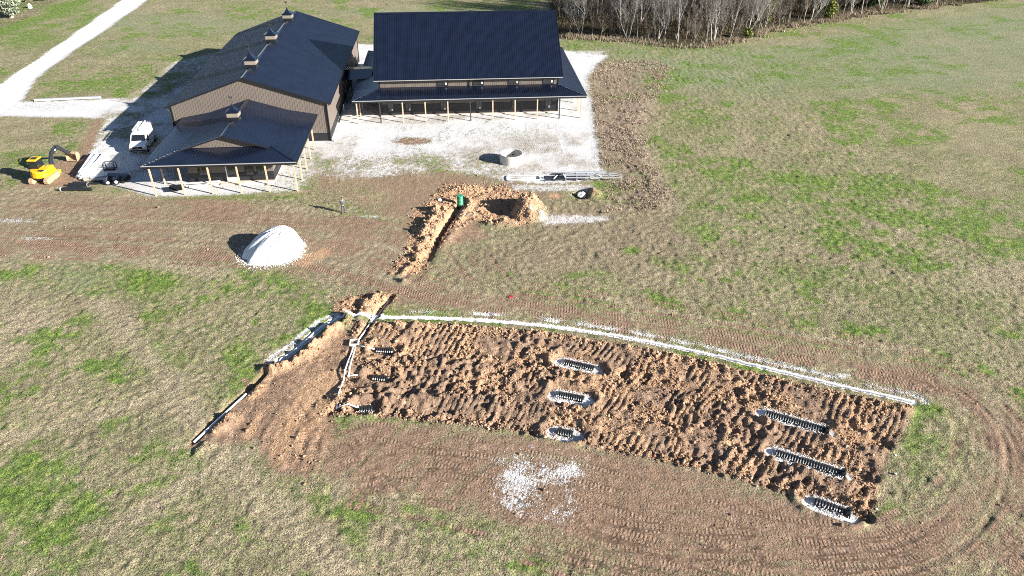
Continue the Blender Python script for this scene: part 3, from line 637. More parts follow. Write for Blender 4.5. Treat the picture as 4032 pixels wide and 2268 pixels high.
def window(x0, x1, z0, z1, y, parent, sticker=None, out=-1, pane=None, fr=None):
    f = MB(); t = 0.07
    for a in ((x0 - t, x1 + t, z1, z1 + t), (x0 - t, x1 + t, z0 - t, z0), (x0 - t, x0, z0, z1), (x1, x1 + t, z0, z1)):
        f.bx(a[0], a[1], y + out * 0.07, y + out * 0.005, a[2], a[3])
    f.bx((x0 + x1) / 2 - 0.02, (x0 + x1) / 2 + 0.02, y + out * 0.06, y + out * 0.01, z0, z1)
    w = f.build('window', fr or M['trim'], parent)
    p = MB(); p.bx(x0, x1, y + out * 0.03, y + out * 0.012, z0, z1); p.build('pane', pane or M['glass'], w)
    if sticker:
        q = MB(); q.bx(sticker - 0.09, sticker + 0.09, y + out * 0.036, y + out * 0.031, z0 + 0.08, z0 + 0.08 + min(0.3, (z1 - z0) * 0.6)); q.build('sticker', M['label'], w)
    return w

# ---- long shed with three cupolas
shed = empty('metal_shed', (-12.43, -5.6, 0))
tag(shed, 'long shed with blue-black metal roof and three cupolas along its ridge', 'metal building')
def off_(p): return p
shed.location = (0, 0, 0)
XC, YC0, YC1, ZR, ZE, CW = -12.425, -5.99, 31.15, 8.373, 4.971, 10.02
wx0, wx1, wy0, wy1 = XC - 9.45, XC + 9.45, -5.64, 30.8
sl = (ZR - ZE) / CW; zt = ZE + sl * (CW - 9.45) - 0.06
ribbed('roof_slope', [(XC, YC0, ZR), (XC - CW, YC0, ZE), (XC - CW, YC1, ZE), (XC, YC1, ZR)], (CW, 0, ZR - ZE), M['roof'], shed)
ribbed('roof_slope', [(XC, YC0, ZR), (XC + CW, YC0, ZE), (XC + CW, YC1, ZE), (XC, YC1, ZR)], (-CW, 0, ZR - ZE), M['roof'], shed)
rc = MB()
for sg in (-1, 1): rc.extr([(XC, YC0 - .02, ZR + 0.055), (XC + sg * 0.28, YC0 - .02, ZR + 0.055 - 0.28 * sl), (XC + sg * 0.28, YC1 + .02, ZR + 0.055 - 0.28 * sl), (XC, YC1 + .02, ZR + 0.055)], (0, 0, -0.012))
rc.build('ridge_cap', M['roof'], shed)
for y, yo in ((wy0, -1), (wy1, 1)):
    wallmesh('wall', [(wx0, y, 1.05), (wx1, y, 1.05), (wx1, y, zt), (XC, y, ZR - 0.1), (wx0, y, zt)], (0, yo, 0), shed)
for x, xo in ((wx0, -1), (wx1, 1)):
    wallmesh('wall', [(x, wy0 + .1, 1.05), (x, wy1 - .1, 1.05), (x, wy1 - .1, zt), (x, wy0 + .1, zt)], (xo, 0, 0), shed)
for y, yo in ((wy0, -1), (wy1, 1)): wallmesh('wainscot', [(wx0, y, 0), (wx1, y, 0), (wx1, y, 1.0), (wx0, y, 1.0)], (0, yo, 0), shed, mt=M['wains'])
for x, xo in ((wx0, -1), (wx1, 1)): wallmesh('wainscot', [(x, wy0 + .1, 0), (x, wy1 - .1, 0), (x, wy1 - .1, 1.0), (x, wy0 + .1, 1.0)], (xo, 0, 0), shed, mt=M['wains'])
tr = MB()
for x in (wx0, wx1):
    for y in (wy0, wy1): tr.box((x, y, zt / 2), (0.22, 0.22, zt - 0.02))
tr.each('corner_trim', M['trim'], shed)
rk = MB()
for y in (YC0 - 0.02, YC1 + 0.02):
    for sg in (-1, 1): rk.bar((XC, y, ZR - 0.09), (XC + sg * CW, y, ZE - 0.09), 0.035, 0.2)
rk.each('rake_trim', M['trim'], shed)
gutter((XC - CW - .03, YC0, ZE - 0.09), (XC - CW - .03, YC1, ZE - 0.09), shed, mt=M['trim']); gutter((XC + CW + .03, YC0, ZE - 0.09), (XC + CW + .03, YC1, ZE - 0.09), shed, mt=M['trim'])
dd = MB(); dd.tube([(wx1 + 0.5, wy0 - 0.25, ZE - 0.15), (wx1 + 0.1, wy0 - 0.2, ZE - 0.45), (wx1 + 0.1, wy0 - 0.2, 0.1)], 0.045, 6); dd.build('downspout', M['trim'], shed)
dd = MB(); dd.tube([(XC - CW, wy0 - 0.25, ZE - 0.15), (wx0 - 0.1, wy0 - 0.2, ZE - 0.55), (wx0 - 0.1, wy0 - 0.2, 0.1)], 0.045, 6); dd.build('downspout', M['trim'], shed)
for y in (-0.66, 12.02, 24.98): cupola((XC, y, ZR - 0.1), 1.45, shed)
mb_ = MB(); mb_.tube([(-2.7, -5.9, 0.0), (-2.75, -5.95, 0.45), (-2.62, -6.0, 0.55), (-2.45, -6.05, 0.45), (-2.4, -6.1, 0.05)], 0.05, 8); tag(mb_.build('pvc_stub', M['pvc']), 'white curved pipe stub at the right front corner of the long shed', 'pipe')
mb_ = MB(); mb_.tube([(-2.6, 5.6, 0.0), (-2.6, 5.6, 0.9), (-2.55, 5.45, 1.0), (-2.5, 5.3, 0.9)], 0.06, 8); tag(mb_.build('pvc_stub', M['pvc']), 'white curved pipe stub beside the concrete pad between the buildings', 'pipe')

# ---- front office with wrap-around porch
off = empty('porch_office'); tag(off, 'low front annex with navy gable roof, single cupola and timber porch posts', 'building')
XA, ZRA, XL0, XR0, YF = -12.36, 5.64, -20.585, -4.24, -20.87
BL, BR, ZB, ZEA, YGA, YB = -17.15, -7.55, 4.15, 3.54, -18.1, -5.66
ribbed('roof_slope', [(XA, YGA, ZRA), (BL, YGA, ZB), (BL, YB, ZB), (XA, YB, ZRA)], (XA - BL, 0, ZRA - ZB), M['roof'], off)
ribbed('roof_slope', [(XA, YGA, ZRA), (BR, YGA, ZB), (BR, YB, ZB), (XA, YB, ZRA)], (XA - BR, 0, ZRA - ZB), M['roof'], off)
ribbed('porch_roof', [(BL, -17.5, ZB - 0.01), (XL0, YF, ZEA), (XL0, YB, ZEA), (BL, YB, ZB - 0.01)], (BL - XL0, 0, ZB - ZEA), M['roof'], off)
ribbed('porch_roof', [(BR, -17.5, ZB - 0.01), (XR0, YF, ZEA), (XR0, YB, ZEA), (BR, YB, ZB - 0.01)], (BR - XR0, 0, ZB - ZEA), M['roof'], off)
ribbed('porch_roof', [(BL, -17.5, ZB - 0.01), (BR, -17.5, ZB - 0.01), (XR0, YF, ZEA), (XL0, YF, ZEA)], (0, 3.37, ZB - ZEA), M['roof'], off)
hc = MB()
hc.bar((BL, -17.5, ZB + 0.03), (XL0, YF, ZEA + 0.035), 0.28, 0.035); hc.bar((BR, -17.5, ZB + 0.03), (XR0, YF, ZEA + 0.035), 0.28, 0.035)
hc.each('hip_cap', M['roof'], off)
rc = MB(); sA = (ZRA - ZB) / (XA - BL)
for sg in (-1, 1): rc.extr([(XA, YGA - .02, ZRA + 0.05), (XA + sg * 0.25, YGA - .02, ZRA + 0.05 - 0.25 * sA), (XA + sg * 0.25, YB, ZRA + 0.05 - 0.25 * sA), (XA, YB, ZRA + 0.05)], (0, 0, -0.012))
rc.build('ridge_cap', M['roof'], off)
rk = MB()
for sg, bx_ in ((-1, BL), (1, BR)): rk.bar((XA, YGA - 0.02, ZRA - 0.08), (bx_, YGA - 0.02, ZB - 0.08), 0.03, 0.17)
rk.each('rake_trim', M['trim'], off)
wallmesh('gable_wall', [(BL + .3, -17.62, ZB + 0.02), (BR - .3, -17.62, ZB + 0.02), (XA, -17.62, ZRA - 0.12)], (0, -1, 0), off)
gutter((XL0, YF - 0.05, ZEA - 0.03), (XR0, YF - 0.05, ZEA - 0.03), off); gutter((XL0 - .05, YF, ZEA - 0.03), (XL0 - .05, YB, ZEA - 0.03), off, mt=M['trim']); gutter((XR0 + .05, YF, ZEA - 0.03), (XR0 + .05, YB, ZEA - 0.03), off, mt=M['trim'])
fa = MB()
for a, b in (((XL0, YF + .02), (XR0, YF + .02)), ((XL0 + .02, YF), (XL0 + .02, YB)), ((XR0 - .02, YF), (XR0 - .02, YB))): fa.bar((*a, ZEA - 0.20), (*b, ZEA - 0.20), 0.06, 0.24)
fa.each('fascia', M['trim'], off)
cupola((XA, -12.41, ZRA - 0.1), 1.3, off)
AX0, AX1 = -17.1, -7.72; wyA = -17.62
for y0_, y1_, x0_, x1_, o_ in ((wyA, wyA, AX0, AX1, (0, -1, 0)), (wyA + .1, YB, AX0, AX0, (-1, 0, 0)), (wyA + .1, YB, AX1, AX1, (1, 0, 0))):
    wallmesh('wall', [(x0_, y0_, 1.15), (x1_, y1_, 1.15), (x1_, y1_, 3.75), (x0_, y0_, 3.75)], o_, off)
    wallmesh('wainscot', [(x0_, y0_, 0.12), (x1_, y1_, 0.12), (x1_, y1_, 1.1), (x0_, y0_, 1.1)], o_, off, mt=M['wains'])
cl = MB(); cl.add([(BL, -17.52, 3.9), (BR, -17.52, 3.9), (XR0, YF + .1, 3.33), (XL0, YF + .1, 3.33)], [(0, 1, 2, 3)]); cl.build('porch_ceiling', M['trim'], off)
sb = MB(); sb.bx(AX0 - .05, AX1 + .05, wyA - 0.35, YB, 0.0, 0.115); sb.build('floor_slab', M['slab'], off)
window(-10.75, -9.95, 0.75, 2.1, wyA, off); window(-9.45, -8.7, 0.75, 2.1, wyA, off); window(-15.9, -14.9, 0.9, 2.1, wyA, off)
dr = MB(); dr.bx(-12.95, -12.83, wyA - .1, wyA - .01, 0.13, 2.25); dr.bx(-11.75, -11.63, wyA - .1, wyA - .01, 0.13, 2.25); dr.bx(-12.95, -11.63, wyA - .1, wyA - .01, 2.26, 2.38)
door = dr.build('door', M['white'], off); dp_ = MB(); dp_.bx(-12.82, -11.76, wyA - .06, wyA - .02, 0.55, 2.24); dp_.build('pane', M['glass'], door)
dp_ = MB(); dp_.bx(-12.82, -11.76, wyA - .07, wyA - .02, 0.13, 0.54); dp_.build('door_panel', M['white'], door)
def post(x, y, h, par, mt, z0=0.0):
    p = MB(); p.box((x, y, z0 + (h - z0) / 2), (0.15, 0.15, h - z0)); return p.build('porch_post', mt, par)
for k in range(6): post(-19.9 + 3.048 * k, -20.72, ZEA - 0.28, off, M['post'])
for k in range(1, 5): post(-4.62, -20.72 + 3.048 * k, ZEA - 0.28, off, M['post'])
for k in range(1, 5): post(-19.9, -20.72 + 3.048 * k, ZEA - 0.28, off, M['post'])

# ---- tall lodge with a hipped porch round it
lod = empty('tall_lodge'); tag(lod, 'tall building with huge steep dark roof and a hipped porch all round', 'building')
BX0, BX1, BY0, BY1 = -0.56, 31.03, 0.25, 25.55; WX0, WX1, WY0, WY1, ZP0, ZP1 = 2.95, 27.5, 3.2, 20.7, 3.16, 3.95
pr = [((WX0, WY0, ZP1), (WX1, WY0, ZP1), (BX1, BY0, ZP0), (BX0, BY0, ZP0), (0, 1, .27)), ((WX1, WY0, ZP1), (WX1, WY1, ZP1), (BX1, BY1, ZP0), (BX1, BY0, ZP0), (-1, 0, .22)),
      ((WX0, WY1, ZP1), (WX0, WY0, ZP1), (BX0, BY0, ZP0), (BX0, BY1, ZP0), (1, 0, .22)), ((WX1, WY1, ZP1), (WX0, WY1, ZP1), (BX0, BY1, ZP0), (BX1, BY1, ZP0), (0, -1, .16))]
for a in pr: ribbed('porch_roof', a[:4], Vector(a[4]), M['roof'], lod)
hc = MB()
for a, b in (((WX0, WY0), (BX0, BY0)), ((WX1, WY0), (BX1, BY0)), ((WX0, WY1), (BX0, BY1)), ((WX1, WY1), (BX1, BY1))): hc.bar((*a, ZP1 + 0.035), (*b, ZP0 + 0.04), 0.28, 0.035)
hc.each('hip_cap', M['roof'], lod)
MX0, MX1, MY0, MY1, MZ, RY, RZ = 2.29, 28.03, 2.56, 21.33, 5.125, 11.945, 11.87
ribbed('roof_slope', [(MX0, MY0, MZ), (MX1, MY0, MZ), (MX1, RY, RZ), (MX0, RY, RZ)], (0, RY - MY0, RZ - MZ), M['roof'], lod)
ribbed('roof_slope', [(MX0, MY1, MZ), (MX1, MY1, MZ), (MX1, RY, RZ), (MX0, RY, RZ)], (0, RY - MY1, RZ - MZ), M['roof'], lod)
rc = MB(); ms = (RZ - MZ) / (RY - MY0)
for sg in (-1, 1): rc.extr([(MX0, RY, RZ + 0.06), (MX0, RY + sg * 0.25, RZ + 0.06 - 0.25 * ms), (MX1, RY + sg * 0.25, RZ + 0.06 - 0.25 * ms), (MX1, RY, RZ + 0.06)], (0, 0, -0.012))
rc.build('ridge_cap', M['roof'], lod)
rk = MB()
for x in (MX0 - .02, MX1 + .02):
    for y in (MY0, MY1): rk.bar((x, RY, RZ - 0.1), (x, y, MZ - 0.1), 0.035, 0.22)
rk.each('rake_trim', M['trim'], lod)
gutter((MX0, MY0 - .05, MZ - 0.05), (MX1, MY0 - .05, MZ - 0.05), lod); gutter((MX0, MY1 + .05, MZ - 0.05), (MX1, MY1 + .05, MZ - 0.05), lod)
gutter((BX0, BY0 - .05, ZP0 - 0.03), (BX1, BY0 - .05, ZP0 - 0.03), lod); gutter((BX1 + .05, BY0, ZP0 - 0.03), (BX1 + .05, BY1, ZP0 - 0.03), lod, mt=M['trim']); gutter((BX0 - .05, BY0, ZP0 - 0.03), (BX0 - .05, BY1, ZP0 - 0.03), lod, mt=M['trim'])
fa = MB()
for a, b in (((BX0, BY0 + .02), (BX1, BY0 + .02)), ((BX0 + .02, BY0), (BX0 + .02, BY1)), ((BX1 - .02, BY0), (BX1 - .02, BY1)), ((BX0, BY1 - .02), (BX1, BY1 - .02))): fa.bar((*a, ZP0 - 0.20), (*b, ZP0 - 0.20), 0.06, 0.24)
fa.each('fascia', M['trim'], lod)
for y, o_ in ((WY0, -1), (WY1, 1)): wallmesh('upper_wall', [(WX0, y, ZP1 + .02), (WX1, y, ZP1 + .02), (WX1, y, MZ + 0.25), (WX0, y, MZ + 0.25)], (0, o_, 0), lod)
for x, o_ in ((WX0, -1), (WX1, 1)): wallmesh('gable_wall', [(x, WY0 + .1, ZP1 + .02), (x, WY1 - .1, ZP1 + .02), (x, WY1 - .1, MZ + 0.35), (x, RY, RZ - 0.15), (x, WY0 + .1, MZ + 0.35)], (o_, 0, 0), lod)
for y, o_ in ((WY0, -1), (WY1, 1)):
    wallmesh('wall', [(WX0, y, 1.6), (WX1, y, 1.6), (WX1, y, ZP1 - .06), (WX0, y, ZP1 - .06)], (0, o_, 0), lod); wallmesh('wainscot', [(WX0, y, 0.12), (WX1, y, 0.12), (WX1, y, 1.55), (WX0, y, 1.55)], (0, o_, 0), lod, mt=M['wains'])
for x, o_ in ((WX0, -1), (WX1, 1)):
    wallmesh('wall', [(x, WY0 + .1, 1.6), (x, WY1 - .1, 1.6), (x, WY1 - .1, ZP1 - .06), (x, WY0 + .1, ZP1 - .06)], (o_, 0, 0), lod); wallmesh('wainscot', [(x, WY0 + .1, 0.12), (x, WY1 - .1, 0.12), (x, WY1 - .1, 1.55), (x, WY0 + .1, 1.55)], (o_, 0, 0), lod, mt=M['wains'])
tr = MB()
for x in (WX0, WX1):
    for y in (WY0, WY1): tr.box((x, y, (MZ + .2) / 2), (0.18, 0.18, MZ + .2))
tr.each('corner_trim', M['trim'], lod)
cl = MB(); cl.add([(WX0, WY0 - .12, 3.7), (WX1, WY0 - .12, 3.7), (BX1, BY0 + .1, 2.98), (BX0, BY0 + .1, 2.98)], [(0, 1, 2, 3)]); cl.build('porch_ceiling', M['trim'], lod)
sb = MB(); sb.bx(WX0 - .25, WX1 + .12, WY0 - .35, WY1 + .2, 0.0, 0.115); sb.build('floor_slab', M['slab'], lod)
for a, b, s_ in ((10.85, 12.2, 12.0), (15.75, 17.1, 16.95), (20.6, 22.0, 21.8), (25.4, 26.8, 26.6)): window(a, b, 4.12, 4.72, WY0, lod, s_)
for a, b, s_ in ((3.9, 4.6, 4.4), (6.3, 7.0, 6.8), (11.15, 11.9, 11.7), (16.1, 16.85, 16.55), (21.0, 21.7, None), (25.8, 26.6, 26.3)): window(a, b, 0.6, 1.9, WY0, lod, s_)
ds = MB(); ds.box((15.15, WY0 - .07, 4.45), (0.16, 0.1, 1.1)); ds.build('downspout', M['trim'], lod)
for k in range(11):
    post(k * 3.048 - 0.05 if k < 10 else 30.38, 0.38, ZP0 - 0.28, lod, M['dpost'] if k in (1, 5, 9) else M['post'])
for y in (3.41, 6.96, 10.0, 13.05, 16.1, 19.2, 22.3, 25.2): post(30.4, y, ZP0 - 0.28, lod, M['post'])
for y in (3.1, 6.1, 16.1, 19.2, 22.3, 25.2): post(0.0, y, ZP0 - 0.28, lod, M['post'])

# ---- low link roof between shed and lodge
lk = empty('link_roof'); tag(lk, 'small dark lean-to roof linking the long shed and the tall lodge', 'roof')
ribbed('roof_slope', [(-2.75, 9.1, 3.35), (1.3, 9.1, 3.55), (1.3, 12.3, 4.05), (-2.75, 12.3, 3.9)], (0, 3.2, .5), M['roof'], lk)
ribbed('roof_slope', [(-2.75, 15.4, 3.4), (0.6, 15.4, 3.5), (1.3, 12.3, 4.05), (-2.75, 12.3, 3.9)], (0, -3.1, .5), M['roof'], lk)
for x in (-2.5, -0.8):
    for y in (9.3, 15.2): post(x, y, 3.2, lk, M['dpost'])
# pad between the buildings
pd = MB(); pd.bx(-2.62, -1.3, 0.9, 4.9, -0.02, 0.14); tag(pd.build('concrete_pad', M['concrete'], bevel=0.01), 'pale rectangular concrete pad in the gap left of the tall lodge', 'concrete pad')
# ------------------------------------------------------------------ pipes, chambers and the drain field
def P3(x, y, dz=0.0): return (x, y, hz(x, y) + dz)
def run(pts, r, dz=0.0, n=8, step=None, flat=None):
    m_ = MB(); q = [np.array(p, float) for p in pts]; out = []
    for a, b in zip(q[:-1], q[1:]):
        L = np.linalg.norm(b - a); k = max(1, int(L / (step or L)))
        for i in range(k): out.append(a + (b - a) * i / k)
    out.append(q[-1]); return m_.tube([(p[0], p[1], (flat if flat is not None else hz(p[0], p[1]) + dz)) for p in out], r, n)
def pf(*a): return [atf(*p) for p in a]
tag(run(NL[2:], 0.085, 0.09, step=0.6).build('drain_pipe', M['pvc'], smooth=True), 'long white pipe on pale gravel curving along the upper edge of the churned field', 'drain pipe')
tag(run(WL, 0.085, 0.09, step=0.6).build('drain_pipe', M['pvc'], smooth=True), 'white pipe in the gravel trench running down left from the pipe crossing', 'drain pipe')
tag(run(pts_of('619,990 487,1112'), 0.09, 0.0, flat=-0.03).build('drain_pipe', M['pvc'], smooth=True), 'straight white pipe in a narrow slot, lowest end of the left ditch', 'drain pipe')
A = pf((1532, 1178), (1482, 1245)); tag(run(A, 0.06, 0, flat=-0.16).build('sewer_pipe', M['galv'], smooth=True), 'grey pipe in a short trench above the white drain line', 'pipe')
A = pf((1482, 1245), (1441, 1300)); A = [A[0] + (A[1] - A[0]) * 0.02, A[1]]; tag(run(A, 0.06, 0, flat=0.12).build('sewer_pipe', M['galv'], smooth=True), 'grey pipe section crossing over the white drain line', 'pipe')
box_c = np.mean(pf((1383, 1365), (1408, 1345)), axis=0)
A = pf((1441, 1300), (1404, 1350)); tag(run([A[0] + (A[1] - A[0]) * .03, A[1]], 0.07, 0, flat=0.05).build('sewer_pipe', M['pvc'], smooth=True), 'white inlet pipe running down to the square distribution box', 'pipe')
db = MB(); bz = hz(*box_c); s_ = 0.36
for a in ((-s_, s_, -s_, -s_ + .09), (-s_, s_, s_ - .09, s_), (-s_, -s_ + .09, -s_ + .09, s_ - .09), (s_ - .09, s_, -s_ + .09, s_ - .09)): db.bx(box_c[0] + a[0], box_c[0] + a[1], box_c[1] + a[2], box_c[1] + a[3], bz - .3, bz + .2)
db.bx(box_c[0] - s_, box_c[0] + s_, box_c[1] - s_, box_c[1] + s_, bz - .32, bz - .25); tag(db.build('distribution_box', M['concrete'], bevel=.01), 'open square concrete box where the white pipes branch', 'box')
def lateral(pts, lab):
    root = empty('pvc_lateral', (0, 0, 0)); m_ = run(pts, 0.06, 0.15, step=0.8); m_.build('pipe', M['pvc'], root, smooth=True)
    for p in pts[1:-1]:
        e = MB(); e.box((p[0], p[1], hz(*p) + 0.15), (0.16, 0.16, 0.15)); e.build('elbow', M['pvc'], root, bevel=.03)
    tag(root, lab, 'pipe', None)
lateral(pf((1391, 1372), (1360, 1470), (1326, 1601), (1419, 1607)), 'longest white branch pipe, turning right into the lowest left chamber')
lateral(pf((1399, 1374), (1373, 1482), (1408, 1483)), 'short white branch pipe with an L bend beside the longest one')
lateral(pf((1412, 1367), (1475, 1374)), 'white branch pipe from the distribution box to the uppermost left chamber')

CL = ['black ribbed chamber at the end of the uppermost short white branch pipe', 'black ribbed chamber half buried in soil between the other two left chambers', 'black ribbed chamber at the end of the longest white pipe',
      'black ribbed chamber on gravel, upper one of the middle three', 'black ribbed chamber on gravel, middle one of the middle three', 'short black ribbed chamber, lowest of the middle three near the flat soil edge',
      'long black ribbed chamber on white gravel, uppermost of the right three', 'longest black ribbed chamber on white gravel, middle of the right three', 'short black ribbed chamber with a capped end, lowest of the right three']
def chamber(a, b, label, cap):
    a, b = np.array(a), np.array(b); L = np.linalg.norm(b - a); ang = math.atan2(b[1] - a[1], b[0] - a[0]); c = (a + b) / 2
    root = empty('leaching_chamber', (c[0], c[1], -0.16), ang)
    tag(root, label, 'drain chamber', 'black chambers laid open in the drain field')
    W, Hh = 0.34, 0.26; n = 9; N = max(6, int(L / 0.055)); vs = []
    for i in range(N + 1):
        x = -L / 2 + L * i / N; ph = (x / 0.165) % 1.0; r = 1.0 if ph < 0.55 else 0.86
        for k in range(n):
            t = math.pi * k / (n - 1); vs.append((x, -math.cos(t) * W * r, math.sin(t) ** 0.8 * Hh * r))
    fs = [(i * n + k, i * n + k + 1, (i + 1) * n + k + 1, (i + 1) * n + k) for i in range(N) for k in range(n - 1)]
    fs += [tuple(range(n))[::-1], tuple(N * n + k for k in range(n))]
    MB().add(vs, fs).build('shell', M['black'], root)
    if cap:
        e = MB(); e.box((L / 2 + .16, 0, 0.16), (0.32, 0.74, 0.32), taper=0.8); ec = e.build('end_cap', M['black'], root, bevel=.04)
        k_ = MB(); k_.tube([(L / 2 + .18, 0, 0.3), (L / 2 + .18, 0, 0.44)], 0.09, 10); k_.build('port', M['black'], ec)
# spill of white stone over the chamber flanks (uncountable)
stone_pts = []
for k, ((a, b), lb) in enumerate(zip(CH, CL)):
    A_, B_ = atf(*a), atf(*b); chamber(A_, B_, lb, k in (6, 7, 8))
    if k > 1:
        L = np.linalg.norm(B_ - A_); t_ = (B_ - A_) / L; nn = np.array([-t_[1], t_[0]])
        for _ in range(int(260 * L / 2)):
            u = RNG.uniform(-0.25, L + 0.2); v = RNG.choice((-1, 1)) * RNG.uniform(0.30, 0.78); p = A_ + t_ * u + nn * v
            stone_pts.append((p[0], p[1], -0.16 + max(0, 0.50 - abs(v)) * 0.8 + RNG.uniform(0, .03), RNG.uniform(.02, .05)))
ICO_V = np.array([(0, 0, -1), (.72, -.53, -.45), (-.28, -.85, -.45), (-.89, 0, -.45), (-.28, .85, -.45), (.72, .53, -.45), (.28, -.85, .45), (-.72, -.53, .45), (-.72, .53, .45), (.28, .85, .45), (.89, 0, .45), (0, 0, 1)])
ICO_F = np.array([(0, 1, 2), (1, 0, 5), (0, 2, 3), (0, 3, 4), (0, 4, 5), (1, 5, 10), (2, 1, 6), (3, 2, 7), (4, 3, 8), (5, 4, 9), (1, 10, 6), (2, 6, 7), (3, 7, 8), (4, 8, 9), (5, 9, 10), (6, 10, 11), (7, 6, 11), (8, 7, 11), (9, 8, 11), (10, 9, 11)])
OCT_V = np.array([(1, 0, 0), (-1, 0, 0), (0, 1, 0), (0, -1, 0), (0, 0, 1), (0, 0, -1)], float)
OCT_F = np.array([(0, 2, 4), (2, 1, 4), (1, 3, 4), (3, 0, 4), (2, 0, 5), (1, 2, 5), (3, 1, 5), (0, 3, 5)])
def mass(name, P, S, base, mt, label, cat, tint=None, jit=0.3, flat=1.0, seed=1, smooth=False):
    """many small loose pieces as one object; P n x 3, S n"""
    bv, bf = base; r = np.random.RandomState(seed); n = len(P)
    V = bv[None] * (1 + jit * (r.rand(n, len(bv), 3) - 0.5) * 2); sc = S[:, None] * (0.65 + 0.7 * r.rand(n, 3)); sc[:, 2] *= flat
    V = V * sc[:, None, :]; th = r.rand(n) * 6.283; c, s = np.cos(th)[:, None], np.sin(th)[:, None]
    V = np.stack([V[..., 0] * c - V[..., 1] * s, V[..., 0] * s + V[..., 1] * c, V[..., 2]], -1) + P[:, None, :]
    F = (bf[None] + (np.arange(n) * len(bv))[:, None, None]).reshape(-1, 3)
    me = bpy.data.meshes.new(name); me.vertices.add(V.shape[0] * V.shape[1]); me.vertices.foreach_set('co', V.astype(np.float32).ravel())
    me.loops.add(F.size); me.loops.foreach_set('vertex_index', F.astype(np.int32).ravel()); me.polygons.add(len(F)); me.polygons.foreach_set('loop_start', np.arange(0, F.size, 3, dtype=np.int32)); me.update(calc_edges=True)
    if tint is not None:
        a = me.attributes.new('tint', 'FLOAT_COLOR', 'POINT'); a.data.foreach_set('color', np.repeat(np.concatenate([tint, np.ones((n, 1))], 1)[:, None], len(bv), 1).astype(np.float32).ravel())
    me.materials.append(mt); o = bpy.data.objects.new(name, me); COL.objects.link(o); tag(o, label, cat, kind='stuff'); return o
def tint_mat(name, rough=0.95):
    mt = bpy.data.materials.new(name); mt.use_nodes = True; t = mt.node_tree; a = t.nodes.new('ShaderNodeAttribute'); a.attribute_name = 'tint'
    n = t.nodes.new('ShaderNodeTexNoise'); n.inputs['Scale'].default_value = 25; mp = t.nodes.new('ShaderNodeMapRange'); mp.inputs[3].default_value = 0.75; mp.inputs[4].default_value = 1.25
    geo = t.nodes.new('ShaderNodeNewGeometry'); t.links.new(geo.outputs['Position'], n.inputs['Vector'])
    mu = t.nodes.new('ShaderNodeVectorMath'); mu.operation = 'SCALE'; t.links.new(n.outputs['Fac'], mp.inputs[0]); t.links.new(a.outputs['Color'], mu.inputs[0]); t.links.new(mp.outputs[0], mu.inputs['Scale'])
    t.links.new(mu.outputs[0], t.nodes['Principled BSDF'].inputs['Base Color']); t.nodes['Principled BSDF'].inputs['Roughness'].default_value = rough; t.nodes['Principled BSDF'].inputs['Specular IOR Level'].default_value = 0.2; return mt
TM = tint_mat('loose_earth')
sp_ = np.array(stone_pts); mass('white_stone', sp_[:, :3], sp_[:, 3], (OCT_V, OCT_F), TM, 'white crushed stone heaped beside the black chambers', 'gravel', np.repeat([[0.74, 0.74, 0.73]], len(sp_), 0) * (0.8 + 0.3 * np.random.RandomState(3).rand(len(sp_), 1)))

def scatter(W, n, seed, ymax=60):
    """n points drawn by the weight field W (times cell area)"""
    r = np.random.RandomState(seed); A = np.diff(YS)[:, None] * np.diff(XS)[None]; w = W[:-1, :-1] * A; w = np.where(YG[:-1, :-1] > ymax, 0, w); w = np.clip(w, 0, None)
    c = np.cumsum(w.ravel()); k = np.searchsorted(c, r.rand(n) * c[-1]); j, i = np.unravel_index(k, w.shape); j = np.minimum(j, NY - 2); i = np.minimum(i, NX - 2)
    fx, fy = r.rand(n), r.rand(n); x = XS[i] + fx * (XS[i + 1] - XS[i]); y = YS[j] + fy * (YS[j + 1] - YS[j])
    z = (H[j, i] * (1 - fx) + H[j, i + 1] * fx) * (1 - fy) + (H[j + 1, i] * (1 - fx) + H[j + 1, i + 1] * fx) * fy
    return x, y, z, j, i, r
CLODW = rough * 1.0 * (0.25 + 1.5 * sstep(0.35, 0.65, n1)) + berm * 1.6 + pit * 1.4 + cross * 1.4 + 0.9 * sp + 0.8 * np.exp(-((Dw - 1.3) / 0.5) ** 2) * (Sw > 0) + 0.012 * soil + 0.09 * lobe
edge_ = poly('825,1042 900,1047 1000,1052 1250,1078 1450,1118 1700,1165 1900,1218 2040,1272 2165,1312 2200,1290 2150,1250 1900,1195 1700,1142 1450,1096 1250,1056 1000,1034 830,1028', 0.3); CLODW = CLODW + edge_ * 1.6
CLODW = CLODW * (0.38 + 0.9 * sstep(0.42, 0.62, fbm(1.7, 3, 5))) * (grav < 0.5) * (1 - 0.85 * smoothrow)
for n_, sd_, base_, smin, sadd, pw_, nm_ in ((42000, 5, (OCT_V, OCT_F), .018, .045, 2.2, 'small'), (6500, 6, (ICO_V, ICO_F), .045, .095, 3.5, 'larger')):
    x, y, z, j, i, r = scatter(CLODW, n_, sd_)
    s = smin + sadd * r.rand(len(x)) ** pw_; cl_ = clay[j, i]; tone = r.rand(len(x), 1)
    tc = (1 - cl_[:, None]) * np.array([[0.25, 0.16, 0.105]]) + cl_[:, None] * np.array([[0.37, 0.235, 0.14]]); tc = tc * (0.5 + 0.95 * tone); pale_c = (r.rand(len(x), 1) < 0.14); tc = np.where(pale_c, np.array([[0.42, 0.30, 0.205]]), tc)
    mass('soil_clods', np.stack([x, y, z + s * 0.35], -1), s, base_, TM, nm_ + ' lumps of dug clay and topsoil thrown over the drain field', 'soil', tc, 0.42, 0.85, 6)
